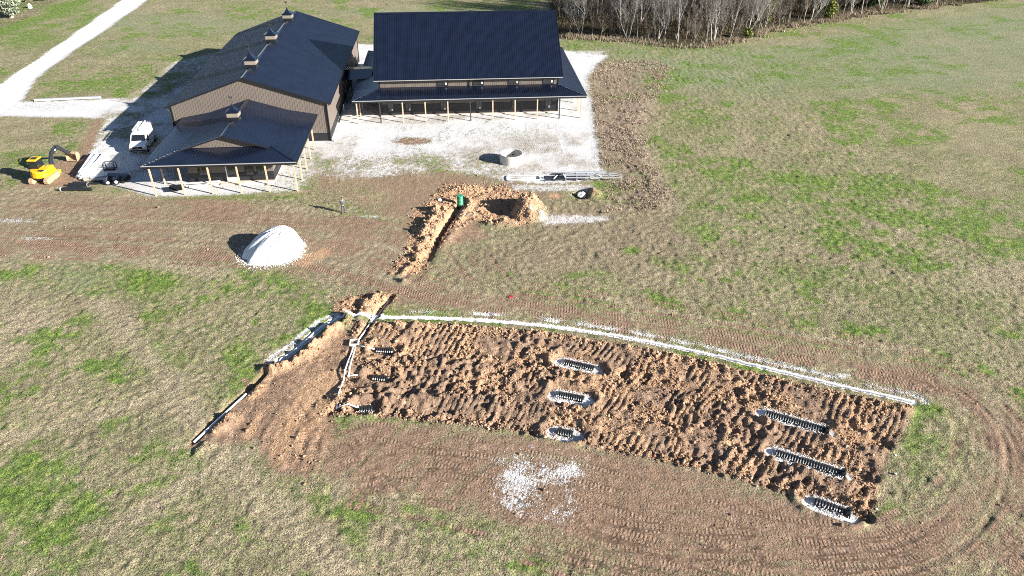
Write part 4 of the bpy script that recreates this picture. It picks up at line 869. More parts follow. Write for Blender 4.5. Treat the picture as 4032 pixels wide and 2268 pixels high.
# big lumps on the spoil heaps
x, y, z, j, i, r = scatter(pit * (H > 0.25) + 0.15 * edge_ + 0.1 * berm, 900, 9); s = 0.05 + 0.09 * r.rand(len(x)) ** 3
tc = np.array([[0.44, 0.31, 0.20]]) * (0.7 + 0.6 * r.rand(len(x), 1)); mass('clay_lumps', np.stack([x, y, z + s * 0.3], -1), s, (ICO_V, ICO_F), TM, 'large pale clay lumps on the spoil heaps beside the pit', 'soil', tc, 0.4, 0.8, 8)

# ------------------------------------------------------------------ heap of white stone
def heap():
    pts = [at(*p) for p in ((612, 640), (640, 668), (668, 672), (700, 668), (740, 655), (768, 630), (765, 605), (735, 590), (690, 592), (640, 610))]
    c = np.array([-4.65, -34.1]); nA, nR = 96, 34; vs = [(0, 0, 0)]; ax, ay = atf(1116, 893, 2.35) - c
    rr = np.random.RandomState(4); ph = rr.rand(6) * 6.28
    for k in range(1, nR + 1):
        for q in range(nA):
            a = 2 * math.pi * q / nA
            rad = 2.7 * (1 + 0.04 * math.sin(2 * a + 2.2) + 0.05 * math.sin(3 * a + ph[0]) + 0.035 * math.sin(7 * a + ph[1]) + 0.03 * math.sin(13 * a + ph[2]))
            rad *= 1 + 0.16 * max(0, math.cos(a - 3.9)) ** 6
            t = k / nR; x_, y_ = ax * (1 - t) + math.cos(a) * rad * t, ay * (1 - t) + math.sin(a) * rad * 0.98 * t
            h = 2.3 * (1 - t ** 2.2) ** 1.05 * (1 + 0.05 * math.sin(9 * a + 5 * t + ph[3]) * t) - 0.05 * (k == nR); h += 0.10 * math.exp(-((t) / 0.1) ** 2) * 0
            gully = 0.05 * math.sin(23 * a + ph[4] + 2 * math.sin(4 * t)) * t * (1 - t) * 2
            x0_, y0_ = c[0] + x_, c[1] + y_
            vs.append((x0_, y0_, hz(x0_, y0_) * (t > .9) + max(h + gully, 0.0 if k < nR else -0.08)))
    vs[0] = (c[0] + ax, c[1] + ay, 2.33)
    fs = [(0, 1 + q, 1 + (q + 1) % nA) for q in range(nA)]
    for k in range(nR - 1):
        for q in range(nA): fs.append((1 + k * nA + q, 1 + (k + 1) * nA + q, 1 + (k + 1) * nA + (q + 1) % nA, 1 + k * nA + (q + 1) % nA))
    o = MB().add(vs, fs).build('stone_heap', mat('white_crushed_stone', (0.74, 0.74, 0.74), 0.9, 0, 0.10, 9.0, 0.05, 16), smooth=True)
    return tag(o, 'heap of bright white crushed stone standing alone on the brown soil', 'stone heap')
heap()
r = np.random.RandomState(13); n = 5000; a = r.rand(n) * 6.283; t = r.rand(n) ** .6; hx, hy = atf(1116, 893, 2.35)
x = -4.65 + (hx + 4.65) * (1 - t) + 2.68 * t * np.cos(a); y = -34.1 + (hy + 34.1) * (1 - t) + 2.65 * t * np.sin(a); z = 2.3 * (1 - t ** 2.2) ** 1.05
mass('white_stone', np.stack([x, y, z + .005], -1), 0.02 + 0.05 * r.rand(n) ** 3, (OCT_V, OCT_F), TM, 'loose white stones covering the bright heap', 'gravel', np.repeat([[0.76, 0.76, 0.75]], n, 0) * (0.8 + 0.25 * r.rand(n, 1)), 0.3, 0.8, 14)
xh, yh = -4.65, -34.1; r = np.random.RandomState(12); n = 1300; a = r.rand(n) * 6.283; rd = 2.55 + 0.32 * np.abs(r.randn(n)) * (1 + 0.9 * np.clip(np.cos(a - 3.7), 0, 1)); x, y = xh + rd * np.cos(a), yh + rd * np.sin(a)
z = np.array([hz(p, q) for p, q in zip(x, y)]); s = 0.025 + 0.045 * r.rand(n)
mass('white_stone', np.stack([x, y, z + .01], -1), s, (OCT_V, OCT_F), TM, 'white stones scattered round the foot of the bright heap', 'gravel', np.repeat([[0.74, 0.74, 0.73]], n, 0) * (0.75 + 0.3 * r.rand(n, 1)), 0.3, 0.6)
x, y, z, j, i, r = scatter(0.5 * grav.clip(0, 1) * (grav < 0.95) * (YG < -46) + 3.0 * spk + 1.5 * (grav > 0.75) * (YG < -46) * (H > -0.12), 9000, 15, -40); s = 0.012 + 0.03 * r.rand(len(x)) ** 2
mass('white_stone', np.stack([x, y, z + .01], -1), s, (OCT_V, OCT_F), TM, 'white stones spilled along the drain line and on the flattened soil', 'gravel', np.repeat([[0.70, 0.70, 0.69]], len(x), 0) * (0.75 + 0.3 * r.rand(len(x), 1)), 0.3, 0.6)

# ------------------------------------------------------------------ pit things
rp = atf(1812, 800); zr = -0.35; rr_ = empty('tank_riser', (rp[0], rp[1], zr)); tag(rr_, 'green ribbed septic tank riser standing in the clay trench head', 'riser')
pr_ = []
for k in range(15): pr_ += [((0, 0, k * 0.085), 0.34 if k % 2 else 0.30)]
MB().tube([p for p, _ in pr_], [q for _, q in pr_], 16).build('barrel', M['green'], rr_)
MB().tube([(0, 0, 1.2), (0, 0, 1.25), (0, 0, 1.28)], [0.37, 0.37, 0.30], 16).build('lid', M['green'], rr_)
tk = MB(); tk.box((13.25, -26.3, -0.62), (1.5, 1.2, 0.35), 0.15); tag(tk.build('septic_tank', M['rust'], bevel=.05), 'flat grey tank top at the foot of the green riser', 'tank')
TP = [np.array(p) for p in TL[4:34]]; tag(run([TL[3], TL[12], TL[22]], 0.055, 0, flat=-0.70).build('sewer_pipe', M['galv'], smooth=True), 'grey pipe at the bottom of the deep trench below the green riser', 'pipe')
def boulder(name, x, y, s, lab, z=None, mt=None, seed=0, cat='boulder', sub=3, grp=None):
    import bmesh; bm = bmesh.new(); bmesh.ops.create_icosphere(bm, subdivisions=sub, radius=1.0); rg = np.random.RandomState(seed); o3 = rg.rand(3) * 50
    from mathutils import noise
    for v in bm.verts:
        d = noise.noise(v.co * 1.3 + Vector(o3)) * 0.35 + noise.noise(v.co * 3.1 + Vector(o3)) * 0.14; v.co *= 1 + d; v.co.x *= s[0]; v.co.y *= s[1]; v.co.z *= s[2]
    me = bpy.data.meshes.new(name); bm.to_mesh(me); bm.free(); me.materials.append(mt or M['rock']); o = bpy.data.objects.new(name, me); COL.objects.link(o)
    o.location = (x, y, (hz(x, y) if z is None else z) + s[2] * 0.45); return tag(o, lab, cat, grp)
bq = atf(2291, 766); boulder('boulder', bq[0], bq[1], (0.46, 0.40, 0.38), 'pale boulder in the dark hole below the metal racks', z=-0.25, seed=2)
bq = atf(1732, 790); boulder('boulder', bq[0], bq[1], (0.26, 0.2, 0.16), 'small white rock left of the green riser on the spoil', seed=3, sub=2)
bq = atf(2080, 790); boulder('boulder', bq[0], bq[1], (0.3, 0.22, 0.18), 'white rock high on the clay heap right of the pit', seed=4, sub=2)
bq = atf(2088, 860); boulder('boulder', bq[0], bq[1], (0.26, 0.22, 0.14), 'white rock low on the clay heap right of the pit', seed=5, sub=2)
bq = atf(3120, 1665); 
rg_ = MB(); bq = at(1284, 748); rg_.box((bq[0], bq[1], hz(*bq) + .04), (0.34, 0.16, 0.07), 0.4); rg_.box((bq[0] + .12, bq[1] + .1, hz(*bq) + .05), (0.14, 0.26, 0.06), 0.9); tag(rg_.build('red_rag', M['red']), 'small red rag lying on the brown track above the white drain', 'rag')
for q, lab in (((1130 * 1.56522, 876 * 1.56522),None),): pass
for (fx, fy), lab in (((3527, 1794), 'tiny white scrap on grass right of the middle drain row'), ((3527, 1868), 'tiny white scrap right of the longest chamber'), ((3452, 2006), 'tiny white scrap on grass right of the lowest chamber')):
    bq = atf(fx, fy); m_ = MB(); m_.box((bq[0], bq[1], hz(*bq) + .04), (0.14, 0.1, 0.05), 0.5); tag(m_.build('paper_scrap', M['label']), lab, 'scrap')

# ------------------------------------------------------------------ concrete ring
cr = empty('concrete_ring', (19.66, -14.2, 0)); tag(cr, 'pale concrete well ring standing alone on the gravel yard', 'concrete ring')
m_ = MB(); n = 48; Ro, Ri, Hh = 1.44, 1.26, 1.12; vs = []
prof = [(Ro, 0), (Ro, Hh - .12), (Ro - .03, Hh - .10), (Ro - .03, Hh), (Ri + .02, Hh), (Ri, Hh - .03), (Ri, 0)]
for k in range(n):
    a = 2 * math.pi * k / n; vs += [(q * math.cos(a), q * math.sin(a), h) for q, h in prof]
L_ = len(prof); fs = [(k * L_ + q, ((k + 1) % n) * L_ + q, ((k + 1) % n) * L_ + (q + 1) % L_, k * L_ + (q + 1) % L_) for k in range(n) for q in range(L_)]
m_.add(vs, fs); m_.build('wall', M['concrete'], cr, smooth=False)
for a in (0.25, 1.35, 2.6, 4.4):
    for h in ((0.75, 0.42) if a == 1.35 else (0.72,)):
        m_ = MB(); m_.box((Ri * math.cos(a) * .985, Ri * math.sin(a) * .985, h), (0.06, 0.26, 0.07), a); m_.build('lifting_slot', M['trim'], cr)

# ------------------------------------------------------------------ racks and frames lying on the yard edge
def bars(root, specs, mt, nm='rail'):
    for a, b, w, h in specs:
        m_ = MB(); m_.bar(a, b, w, h); m_.build(nm, mt, root)
fr = empty('rectangular_frame'); tag(fr, 'empty white rectangular frame lying at the yard edge left of the racks', 'form')  # plain open frame of four white bars
c4_ = [(18.77, -19.69), (22.48, -19.97), (22.61, -18.78), (18.86, -18.5)]
bars(fr, [((*c4_[k], .12), (*c4_[(k + 1) % 4], .12), .09, .09) for k in range(4)], M['white'])
def rack(x0, y0, x1, y1, w, h, nr, lab, mt, z=0.0, legs=True):
    root = empty('steel_rack'); tag(root, lab, 'rack'); a, b = np.array([x0, y0]), np.array([x1, y1]); t_ = (b - a) / np.linalg.norm(b - a); n_ = np.array([-t_[1], t_[0]])
    for v in (0, w * .5, w):
        p, q = a + n_ * v, b + n_ * v; bars(root, [((*p, z + h), (*q, z + h), .09, .10)], mt)
    for k in range(nr):
        p = a + (b - a) * k / (nr - 1); q = p + n_ * w; bars(root, [((*p, z + h + .02), (*q, z + h + .02), .08, .08)], mt, 'crossbar')
        if legs:
            for e in (p, q): bars(root, [((*e, z + 0.0), (*e, z + h - .05), .07, .07)], mt, 'leg')
    return root
rack(25.4, -20.25, 31.7, -20.7, 1.25, 0.42, 6, 'long pale galvanised rack at the right end of the yard edge', M['galv'])
rack(23.0, -20.15, 27.6, -20.3, 0.9, 0.22, 5, 'low dark steel rack between the white frame and the long rack', M['steel'])
for k, (a, b, mt_, lab) in enumerate((((23.3, -17.9), (27.4, -18.2), 'galv', 'long thin pale bar lying behind the racks, farthest from the pit'), ((24.0, -18.35), (28.4, -18.6), 'steel', 'dark steel channel lying just behind the racks'), ((26.0, -18.95), (30.2, -19.1), 'galv', 'pale flat channel lying across the back of the long rack'), ((25.0, -19.6), (29.4, -19.9), 'galv', 'pale beam resting along the middle of the long rack'))):
    m_ = MB(); zz = .08 if k < 2 else .50; m_.bar((*a, zz), (*b, zz), .2, .1); tag(m_.build('steel_beam', M[mt_]), lab, 'beam')
for k, (a, b, lab) in enumerate((((24.0, -20.3), (24.5, -19.4), 'short pale strut lying askew on the low dark rack'), ((28.9, -19.9), (29.4, -20.5), 'short pale strut lying askew on the long rack'), ((25.3, -20.4), (25.2, -19.5), 'pale stub beam at the joint of the two racks'))):
    m_ = MB(); m_.bar((*a, .56 if k else .36), (*b, .56 if k else .36), .1, .08); tag(m_.build('strut', M['white']), lab, 'strut')

# ------------------------------------------------------------------ white pipe stack, black pipes, odds and ends by the office
d0 = np.array([-31.0, -8.2]) ; d1 = np.array([-29.2, -16.0])
vv = (np.array([-30.6, -8.6]) - np.array([-29.85, -15.3])); Lp = np.linalg.norm(vv); ax_ = vv / Lp; nx_ = np.array([ax_[1], -ax_[0]])
stack = [(0.0, 0), (0.24, 0), (0.48, 0), (0.72, 0), (0.96, 0), (1.20, 0), (0.12, 1), (0.36, 1), (0.60, 1), (0.84, 1), (1.08, 1), (0.24, 2), (0.50, 2), (0.76, 2), (0.40, 3), (0.64, 3)]
for k, (u, lv) in enumerate(stack):
    sft = RNG.uniform(-0.7, 0.6); sk = (u - .55) * 0.07 + RNG.uniform(-0.035, 0.035); a = np.array([-30.5, -15.35]) + nx_ * u * 1.12 + ax_ * sft; b = a + ax_ * 6.1 + nx_ * (sk * 6)
    m_ = MB(); z_ = 0.13 + lv * 0.2
    m_.tube([(*a, z_), (*b, z_)], 0.105, 10); o = m_.build('pvc_pipe', M['pvc'])
    tag(o, 'white plastic pipe, %s from the excavator side in the %s of the white stack' % (('first', 'second', 'third', 'fourth', 'fifth', 'sixth')[sum(1 for w in stack[:k] if w[1] == lv)], ('bottom layer', 'second layer', 'third layer', 'top layer')[lv]), 'pipe', 'white pipes stacked by the excavator')
m_ = MB(); m_.tube([(-31.1, -12.2, .08), (-30.75, -13.6, .08)], 0.07, 8); tag(m_.build('pvc_pipe', M['pvc']), 'short white pipe piece lying left of the white pipe stack', 'pipe')
m_ = MB(); m_.bar((-31.9, -13.0, .06), (-30.6, -13.6, .06), .06, .05); tag(m_.build('wooden_stake', M['rust']), 'thin grey stake lying between the excavator and the pipe stack', 'stake')
m_ = MB(); m_.bar((-32.2, -14.0, .06), (-31.2, -14.15, .06), .05, .05); m_.bar((-31.2, -14.15, .05), (-31.15, -14.7, .05), .05, .04); tag(m_.build('bent_rod', M['steel']), 'bent dark rod on the dirt right of the excavator body', 'rod')
BPL = [((-30.8, -18.72), (-27.4, -18.9), .20, .2, 'black pipe nearest the grass, with a white end band'), ((-30.3, -18.2), (-28.5, -18.25), .19, .19, 'short black pipe second from the grass'), ((-30.4, -17.55), (-28.2, -17.75), .22, .22, 'thick black pipe in the middle of the black pipes'),
       ((-30.2, -17.0), (-28.7, -17.05), .17, .17, 'black pipe farthest back beside the white stack ends'), ((-28.3, -17.2), (-27.2, -17.25), .12, .12, 'thin black pipe sticking out to the right'), ((-28.15, -16.75), (-27.1, -16.7), .15, .15, 'short black pipe at the right rear of the black pipes')]
for k, (a, b, r_, z_, lab) in enumerate(BPL):
    root = empty('drainage_pipe', (0, 0, 0)); tag(root, lab, 'pipe', 'black pipes lying by the white pipe stack'); a, b = np.array(a), np.array(b); m_ = MB(); N = 16
    m_.tube([(*(a + (b - a) * q / N), z_) for q in range(N + 1)], [r_ * (1.0 if q % 2 else 0.93) for q in range(N + 1)], 12); m_.build('barrel', M['black'], root)
    if k in (0, 2): m_ = MB(); e_ = a if k == 0 else b; t_ = (b - a) / np.linalg.norm(b - a) * (1 if k == 0 else -1); m_.tube([(*(e_ + t_ * .02), z_), (*(e_ + t_ * .10), z_)], r_ * 1.05, 12); m_.build('end_band', M['label'] if k == 0 else M['galv'], root)
# dark coupling behind
m_ = MB(); m_.tube([(-29.3, -16.2, .17), (-28.95, -15.9, .17)], [.2, .2], 12); m_.tube([(-29.38, -16.26, .17), (-29.3, -16.2, .17)], [.24, .24], 12); tag(m_.build('pipe_coupling', M['rust']), 'dark pipe coupling at the near end of the white pipe stack', 'coupling')
# upright metal pallet rack
pr = empty('metal_pallet_rack', (-27.55, -13.1, 0), 0.03); tag(pr, 'dark upright metal crate rack standing on the shaded gravel', 'rack')
for x in (-.6, .6):
    for y in (-.35, .35): m_ = MB(); m_.box((x, y, .45), (.07, .07, .9)); m_.build('leg', M['trim'], pr)
for z in (.12, .88):
    for y in (-.35, .35): m_ = MB(); m_.box((0, y, z), (1.12, .05, .07)); m_.build('rail', M['trim'], pr)
    for x in (-.6, .6): m_ = MB(); m_.box((x, 0, z), (.05, .62, .07)); m_.build('rail', M['trim'], pr)
for k in range(5): m_ = MB(); m_.box((-.4 + k * .2, .35, .5), (.03, .03, .68)); m_.build('bar', M['galv'], pr)
m_ = MB(); m_.box((0, 0, .17), (1.1, .6, .04)); m_.build('deck', M['trim'], pr)
m_ = MB(); m_.bar((-29.0, -15.35, .07), (-27.4, -14.75, .07), .45, .06); tag(m_.build('plywood_board', M['galv']), 'grey board lying in shade between the white pipes and the dark heap', 'board')
# dark wrapped rolls with pale ends
rl = [((-26.15, -17.55), (-26.5, -16.1), .30), ((-25.25, -17.5), (-25.45, -16.0), .34), ((-24.7, -17.2), (-24.5, -15.9), .28)]
for k, (a, b, r_) in enumerate(rl):
    root = empty('fabric_roll', (0, 0, 0)); tag(root, ('dark fabric roll with a small white end, leftmost of the heap', 'dark fabric roll with a large white end in the middle of the heap', 'dark fabric roll at the right, nearest the office corner post')[k], 'roll', 'dark fabric rolls on the shaded gravel')
    m_ = MB(); m_.tube([(*a, r_), (*b, r_)], r_, 14); m_.build('roll', M['black'], root)
    if k < 2: m_ = MB(); t_ = (np.array(a) - np.array(b)) / np.linalg.norm(np.array(a) - np.array(b)); e = np.array(a) + t_ * .01; m_.tube([(*e, r_), (*(e + t_ * .05), r_)], [r_ * .55, r_ * .45], 12); m_.build('end_plug', M['label'], root)
m_ = MB(); m_.box((-25.6, -16.2, .62), (2.0, .9, .10), .1, ry=.12); tag(m_.build('dark_tarpaulin', M['black'], bevel=.04), 'folded black tarpaulin lying over the dark fabric rolls', 'tarpaulin')
# things under the office porch
m_ = MB(); m_.box((-18.0, -19.7, .42), (1.5, 1.0, .05), .12, rx=.25); tb = m_.build('black_panel', M['black']); tag(tb, 'tilted black panel between the two leftmost front porch posts', 'panel')
for k, (a, b, w, z_, lab) in enumerate((((-17.8, -18.45), (-13.7, -18.0), .22, .3, 'long white trim board on top of the boards by the office wall'), ((-16.9, -18.8), (-13.9, -18.5), .25, .12, 'lower white trim board by the office wall'), ((-18.6, -18.55), (-16.9, -18.6), .2, .08, 'short white board at the left end of the boards'))):
    m_ = MB(); m_.bar((*a, z_), (*b, z_), w, .1); tag(m_.build('trim_board', M['white']), lab, 'board')
m_ = MB(); m_.box((-12.3, -18.25, .07), (2.6, .5, .05), 0.02); tag(m_.build('plank', M['slab']), 'tan plank lying in front of the office door', 'plank')
m_ = MB(); m_.box((-9.6, -18.35, .05), (3.6, .5, .04), -0.02); tag(m_.build('white_board', M['white']), 'flat white board on the ground under the office windows', 'board')
# galvanised beam by the track
gb = empty('long_beam'); tag(gb, 'long pale metal beam lying beside the drive at far left', 'beam'); m_ = MB(); m_.bar((-48.1, 13.1, .22), (-38.95, 13.75, .22), .22, .3); m_.build('beam', M['galv'], gb)
for t_ in (0.02, 0.98): m_ = MB(); p = np.array([-48.1, 13.1]) * (1 - t_) + np.array([-38.95, 13.75]) * t_; m_.box((p[0], p[1] , .035), (.35, .5, .07)); m_.build('block', M['rust'], gb)
# ------------------------------------------------------------------ van
vf, vr = np.array([-25.88, -8.55]), np.array([-26.35, -3.3]); vd = (vf - vr) / np.linalg.norm(vf - vr)
van = empty('cargo_van', (*((vf + vr) / 2), 0.02), math.atan2(vd[1], vd[0])); tag(van, 'white cargo van with roof rack parked in the shade left of the office', 'van')
# local frame: +x = front
sec = [(-2.72, .95, .45, 2.02), (-2.66, .99, .40, 2.06), (-1.0, 1.0, .38, 2.10), (0.75, 1.0, .38, 2.08), (1.12, .99, .38, 1.98)]
m_ = MB(); prof = []
side = [(-2.74, .45), (-2.74, 1.2), (-2.66, 2.0), (-2.45, 2.10), (0.2, 2.12), (0.85, 2.06), (1.02, 1.98), (1.68, 1.28), (2.45, 1.10), (2.66, 0.98), (2.70, 0.55), (2.62, .38), (-2.6, .38)]
def hw(x, z): return 1.0 - 0.12 * max(0, (z - 1.15)) - (0.06 if x > 2.4 else 0) - (0.05 if x < -2.6 else 0) - (.05 if z > 2.04 else 0)
n = len(side); vs = [(x, -hw(x, z), z) for x, z in side] + [(x, hw(x, z), z) for x, z in side]
m_.add(vs, [tuple(range(n)), tuple(range(2 * n - 1, n - 1, -1))] + [(i, n + i, n + (i + 1) % n, (i + 1) % n) for i in range(n)])
m_.build('body', M['white'], van, bevel=.05)
def quadplate(pts, t, mt, nm, par): 
    P = [Vector(p) for p in pts]; nn = (P[1] - P[0]).cross(P[2] - P[0]).normalized() * t
    m_ = MB(); m_.extr([tuple(p + nn) for p in P], tuple(-nn * 0.8)); return m_.build(nm, mt, par)
quadplate([(1.64, -.82, 1.34), (1.64, .82, 1.34), (1.08, .76, 1.93), (1.08, -.76, 1.93)], .012, M['glass'], 'windscreen', van)
for s in (-1, 1):
    p = [(1.42, s * .985, 1.30), (0.55, s * .985, 1.26), (0.55, s * .925, 1.84), (0.98, s * .925, 1.84)]
    quadplate(p if s < 0 else p[::-1], .012, M['glass'], 'side_window', van)
    m_ = MB(); m_.box((1.45, s * 1.14, 1.38), (.16, .22, .30)); m_.build('mirror', M['black'], van, bevel=.03)
    m_ = MB(); m_.box((2.665, s * .74, .87), (.10, .34, .20)); m_.build('headlight', M['lamp'], van, bevel=.02)
    m_ = MB(); m_.box((2.665, s * .74, .70), (.08, .34, .08)); m_.build('indicator', M['amber'], van)
    for x in (1.75, -1.75):
        w = MB(); w.tube([(x, s * .80, .36), (x, s * 1.02, .36)], .365, 20); wh = w.build('wheel', M['rubber'], van); w = MB(); w.tube([(x, s * 1.015, .36), (x, s * 1.035, .36)], .2, 14); w.build('rim', M['galv'], wh)
    m_ = MB(); m_.box((-2.735, s * .86, 1.1), (.05, .14, .4)); m_.build('tail_light', M['red'], van)
m_ = MB(); m_.box((2.68, 0, .80), (.09, 1.12, .28)); gr_ = m_.build('grille', M['trim'], van)
m_ = MB(); m_.box((2.735, 0, .82), (.02, .24, .05)); m_.box((2.735, 0, .82), (.02, .09, .09)); m_.build('emblem', M['gold'], gr_)
m_ = MB(); m_.box((2.72, 0, .50), (.16, 1.86, .20)); m_.build('bumper', M['trim'], van, bevel=.03); m_ = MB(); m_.box((2.80, 0, .42), (.02, 1.5, .03)); m_.build('bumper_strip', M['galv'], van)
m_ = MB(); m_.box((-2.78, 0, .48), (.12, 1.8, .16)); m_.build('bumper', M['trim'], van, bevel=.02)
rkv = MB(); 
for x in (-2.3, -1.2, -.1): 
    m_ = MB(); m_.box((x, 0, 2.27), (.06, 1.7, .05)); m_.build('rack_bar', M['white'], van)
for s in (-1, 1): m_ = MB(); m_.box((-1.2, s * .82, 2.32), (2.9, .05, .06)); m_.build('rack_rail', M['white'], van)
for s in (-1, 1):
    for x in (-2.3, -.1): m_ = MB(); m_.box((x, s * .82, 2.17), (.06, .06, .20)); m_.build('rack_foot', M['white'], van)
m_ = MB(); m_.tube([(-2.6, 0, 2.12), (-2.6, 0, 2.24)], .07, 8); m_.build('beacon', M['red'], van)
def w2(root, lx, ly, lz):
    a = root.rotation_euler.z; x, y, z = root.location; return (x + lx * math.cos(a) - ly * math.sin(a), y + lx * math.sin(a) + ly * math.cos(a), z + lz)
def ladder(y0, lab, L=3.3):
    root = empty('ladder'); tag(root, lab, 'ladder', None)
    for s in (-.19, .19): m_ = MB(); m_.bar(w2(van, -2.65, y0 + s, 2.36), w2(van, -2.65 + L, y0 + s, 2.36), .04, .08); m_.build('rail', M['white'], root)
    for k in range(10): m_ = MB(); x = -2.5 + k * (L - .3) / 9; m_.bar(w2(van, x, y0 - .17, 2.37), w2(van, x, y0 + .17, 2.37), .035, .035); m_.build('rung', M['white'], root)
ladder(-.52, 'white ladder on the driver-left side of the van roof rack'); ladder(.56, 'white ladder on the van roof rack, side nearer the office')
m_ = MB(); m_.tube([w2(van, -2.6, .08, 2.40), w2(van, .35, .08, 2.40)], .11, 10); tag(m_.build('conduit_tube', M['pvc']), 'thick white tube between the two ladders on the van', 'tube')

# ------------------------------------------------------------------ excavator
ex = empty('mini_excavator', (-33.85, -15.6, 0), R(90 - 4)); tag(ex, 'yellow mini excavator with its dark arm reaching over the dirt', 'excavator')
# local +x = forward (away from camera)
for s in (-1, 1):
    yc = s * 0.85; m_ = MB(); pr2 = []
    for k in range(7): a = math.pi / 2 + math.pi * k / 6; pr2.append((-1.05 + .33 * math.cos(a), .34 + .33 * math.sin(a)))
    for k in range(7): a = -math.pi / 2 + math.pi * k / 6; pr2.append((1.05 + .33 * math.cos(a), .34 + .33 * math.sin(a)))
    m_.extr([(x, yc - .2, z) for x, z in pr2], (0, .4, 0)); tk_ = m_.build('track', M['mud'], ex)
    for k in range(26):
        u = k / 26 * (4.2 + 2 * math.pi * .33); 
        if u < 2.1: p = (-1.05 + u, .68, 0)
        elif u < 2.1 + math.pi * .33: a = (u - 2.1) / .33; p = (1.05 + .34 * math.sin(a), .34 + .34 * math.cos(a), a)
        elif u < 4.2 + math.pi * .33: p = (1.05 - (u - 2.1 - math.pi * .33), 0.0, math.pi)
        else: a = (u - 4.2 - math.pi * .33) / .33 + math.pi; p = (-1.05 + .34 * math.sin(a), .34 + .34 * math.cos(a), a)
        if p[1] < .02: continue
        m_ = MB(); m_.box((p[0], yc, p[1]), (.07, .42, .05), ry=p[2]); m_.build('track_pad', M['mud'], tk_)
m_ = MB(); m_.box((0, 0, .42), (1.5, 1.4, .28)); m_.build('undercarriage', M['steel'], ex)
m_ = MB(); m_.tube([(0, 0, .5), (0, 0, .72)], .55, 20); m_.build('slew_ring', M['steel'], ex)
m_ = MB(); m_.box((1.75, 0, .35), (.12, 1.9, .42), ry=.12); m_.bar((.6, .5, .4), (1.7, .5, .35), .14, .14); m_.bar((.6, -.5, .4), (1.7, -.5, .35), .14, .14); m_.build('blade', M['yellow'], ex)
# house with rounded tail
def house(z0, z1, k=1.0, xf=.95):
    pl = [(xf, -1.0 * k), (xf, 1.0 * k)]
    for q in range(9): a = math.pi / 2 + math.pi * q / 8; pl.append((-.35 + 1.0 * k * math.cos(a) * .95, 1.02 * k * math.sin(a)))
    return pl
m_ = MB(); m_.prism(house(0, 0), .74, 1.12); m_.build('lower_house', M['yellow'], ex, bevel=.05)
m_ = MB(); pl = [(x, y) for x, y in house(0, 0, .985)]; pl2 = [(x if x < .3 else .45, y) for x, y in pl]
m_.prism([(p[0], p[1]) for p in house(0, 0, .97, .35)], 1.13, 1.55); m_.build('engine_cover', M['yellow'], ex, bevel=.09)
m_ = MB(); m_.box((.55, -.55, 1.33), (.9, .8, .42), taper=.85); m_.build('tank_cover', M['yellow'], ex, bevel=.08)
m_ = MB(); m_.box((-1.30, 0.62, 1.18), (.02, .26, .18), rz=-.62); m_.build('badge', M['trim'], ex)
m_ = MB(); m_.box((-.95, -.5, 1.56), (.4, .7, .02)); m_.build('vent_grille', M['steel'], ex)
# cab on the operator's left (+y)
cb = MB(); cb.prism([(.85, .08), (.85, .98), (-.45, .98), (-.45, .08)], 1.12, 1.5); cab = cb.build('cab', M['yellow'], ex, bevel=.03)
for x, y in ((.83, .1), (.83, .96), (-.43, .96), (-.43, .1), (.2, .96)):
    m_ = MB(); m_.bar((x, y, 1.5), (x - (.14 if x > .5 else -.02), y, 2.45), .06, .06); m_.build('pillar', M['trim'], cab)
m_ = MB(); m_.prism([(.78, .0), (.78, 1.04), (-.5, 1.04), (-.5, .0)], 2.46, 2.58); m_.build('cab_roof', M['yellow'], cab, bevel=.05)
m_ = MB(); m_.box((.15, .52, 2.60), (.55, .6, .05)); m_.build('roof_hatch', M['trim'], cab)
for pts in ([(-.46, .14, 1.54), (-.46, .92, 1.54), (-.44, .92, 2.4), (-.44, .14, 2.4)], [(.86, .14, 1.2), (.86, .92, 1.2), (.72, .92, 2.4), (.72, .14, 2.4)], [(-.38, .06, 1.54), (.78, .06, 1.54), (.66, .06, 2.4), (-.38, .06, 2.4)], [(-.38, 1.0, 1.54), (.78, 1.0, 1.54), (.66, 1.0, 2.4), (-.38, 1.0, 2.4)]):
    m_ = MB(); m_.extr(pts, (.004, .004, 0)); m_.build('window', M['cabglass'] if 'cabglass' in M else M['glass'], cab)
m_ = MB(); m_.box((.1, .5, 1.6), (.5, .5, .3)); m_.box((-.12, .5, 1.95), (.12, .48, .6)); m_.build('seat', M['rubber'], cab)
# boom: swung to the machine's right
bs = Vector((1.15, -.35, 0)); az = -0.02                              # azimuth of the boom plane in local frame
def bp(u, z): return (bs.x + u * math.cos(az), bs.y + u * math.sin(az), z)
m_ = MB(); m_.box((1.1, -.3, .85), (.5, .5, .55)); m_.build('swing_post', M['steel'], ex, bevel=.04)
def arm(nm, prof, w, mt):
    n = len(prof); a = Vector((-math.sin(az), math.cos(az), 0)) * (w / 2)
    P = [Vector(bp(u, z)) for u, z in prof]; m_ = MB(); m_.extr([tuple(p - a) for p in P], tuple(a * 2)); return m_.build(nm, mt, ex, bevel=.02)
arm('boom', [(-.12, .95), (.12, .85), (.50, 1.55), (1.0, 2.2), (2.25, 2.48), (2.25, 2.72), (.85, 2.62), (.15, 1.8)], .26, M['steel'])
arm('stick', [(1.95, 2.78), (2.25, 2.88), (3.7, 1.62), (4.28, 1.02), (4.14, .92), (3.5, 1.38), (2.2, 2.42)], .22, M['steel'])
m_ = MB(); m_.tube([bp(.45, .85), bp(.85, 1.5)], .07, 8); m_.build('ram_cylinder', M['steel'], ex); m_ = MB(); m_.tube([bp(.85, 1.5), bp(1.15, 2.2)], .035, 8); m_.build('ram_rod', M['chrome'], ex)
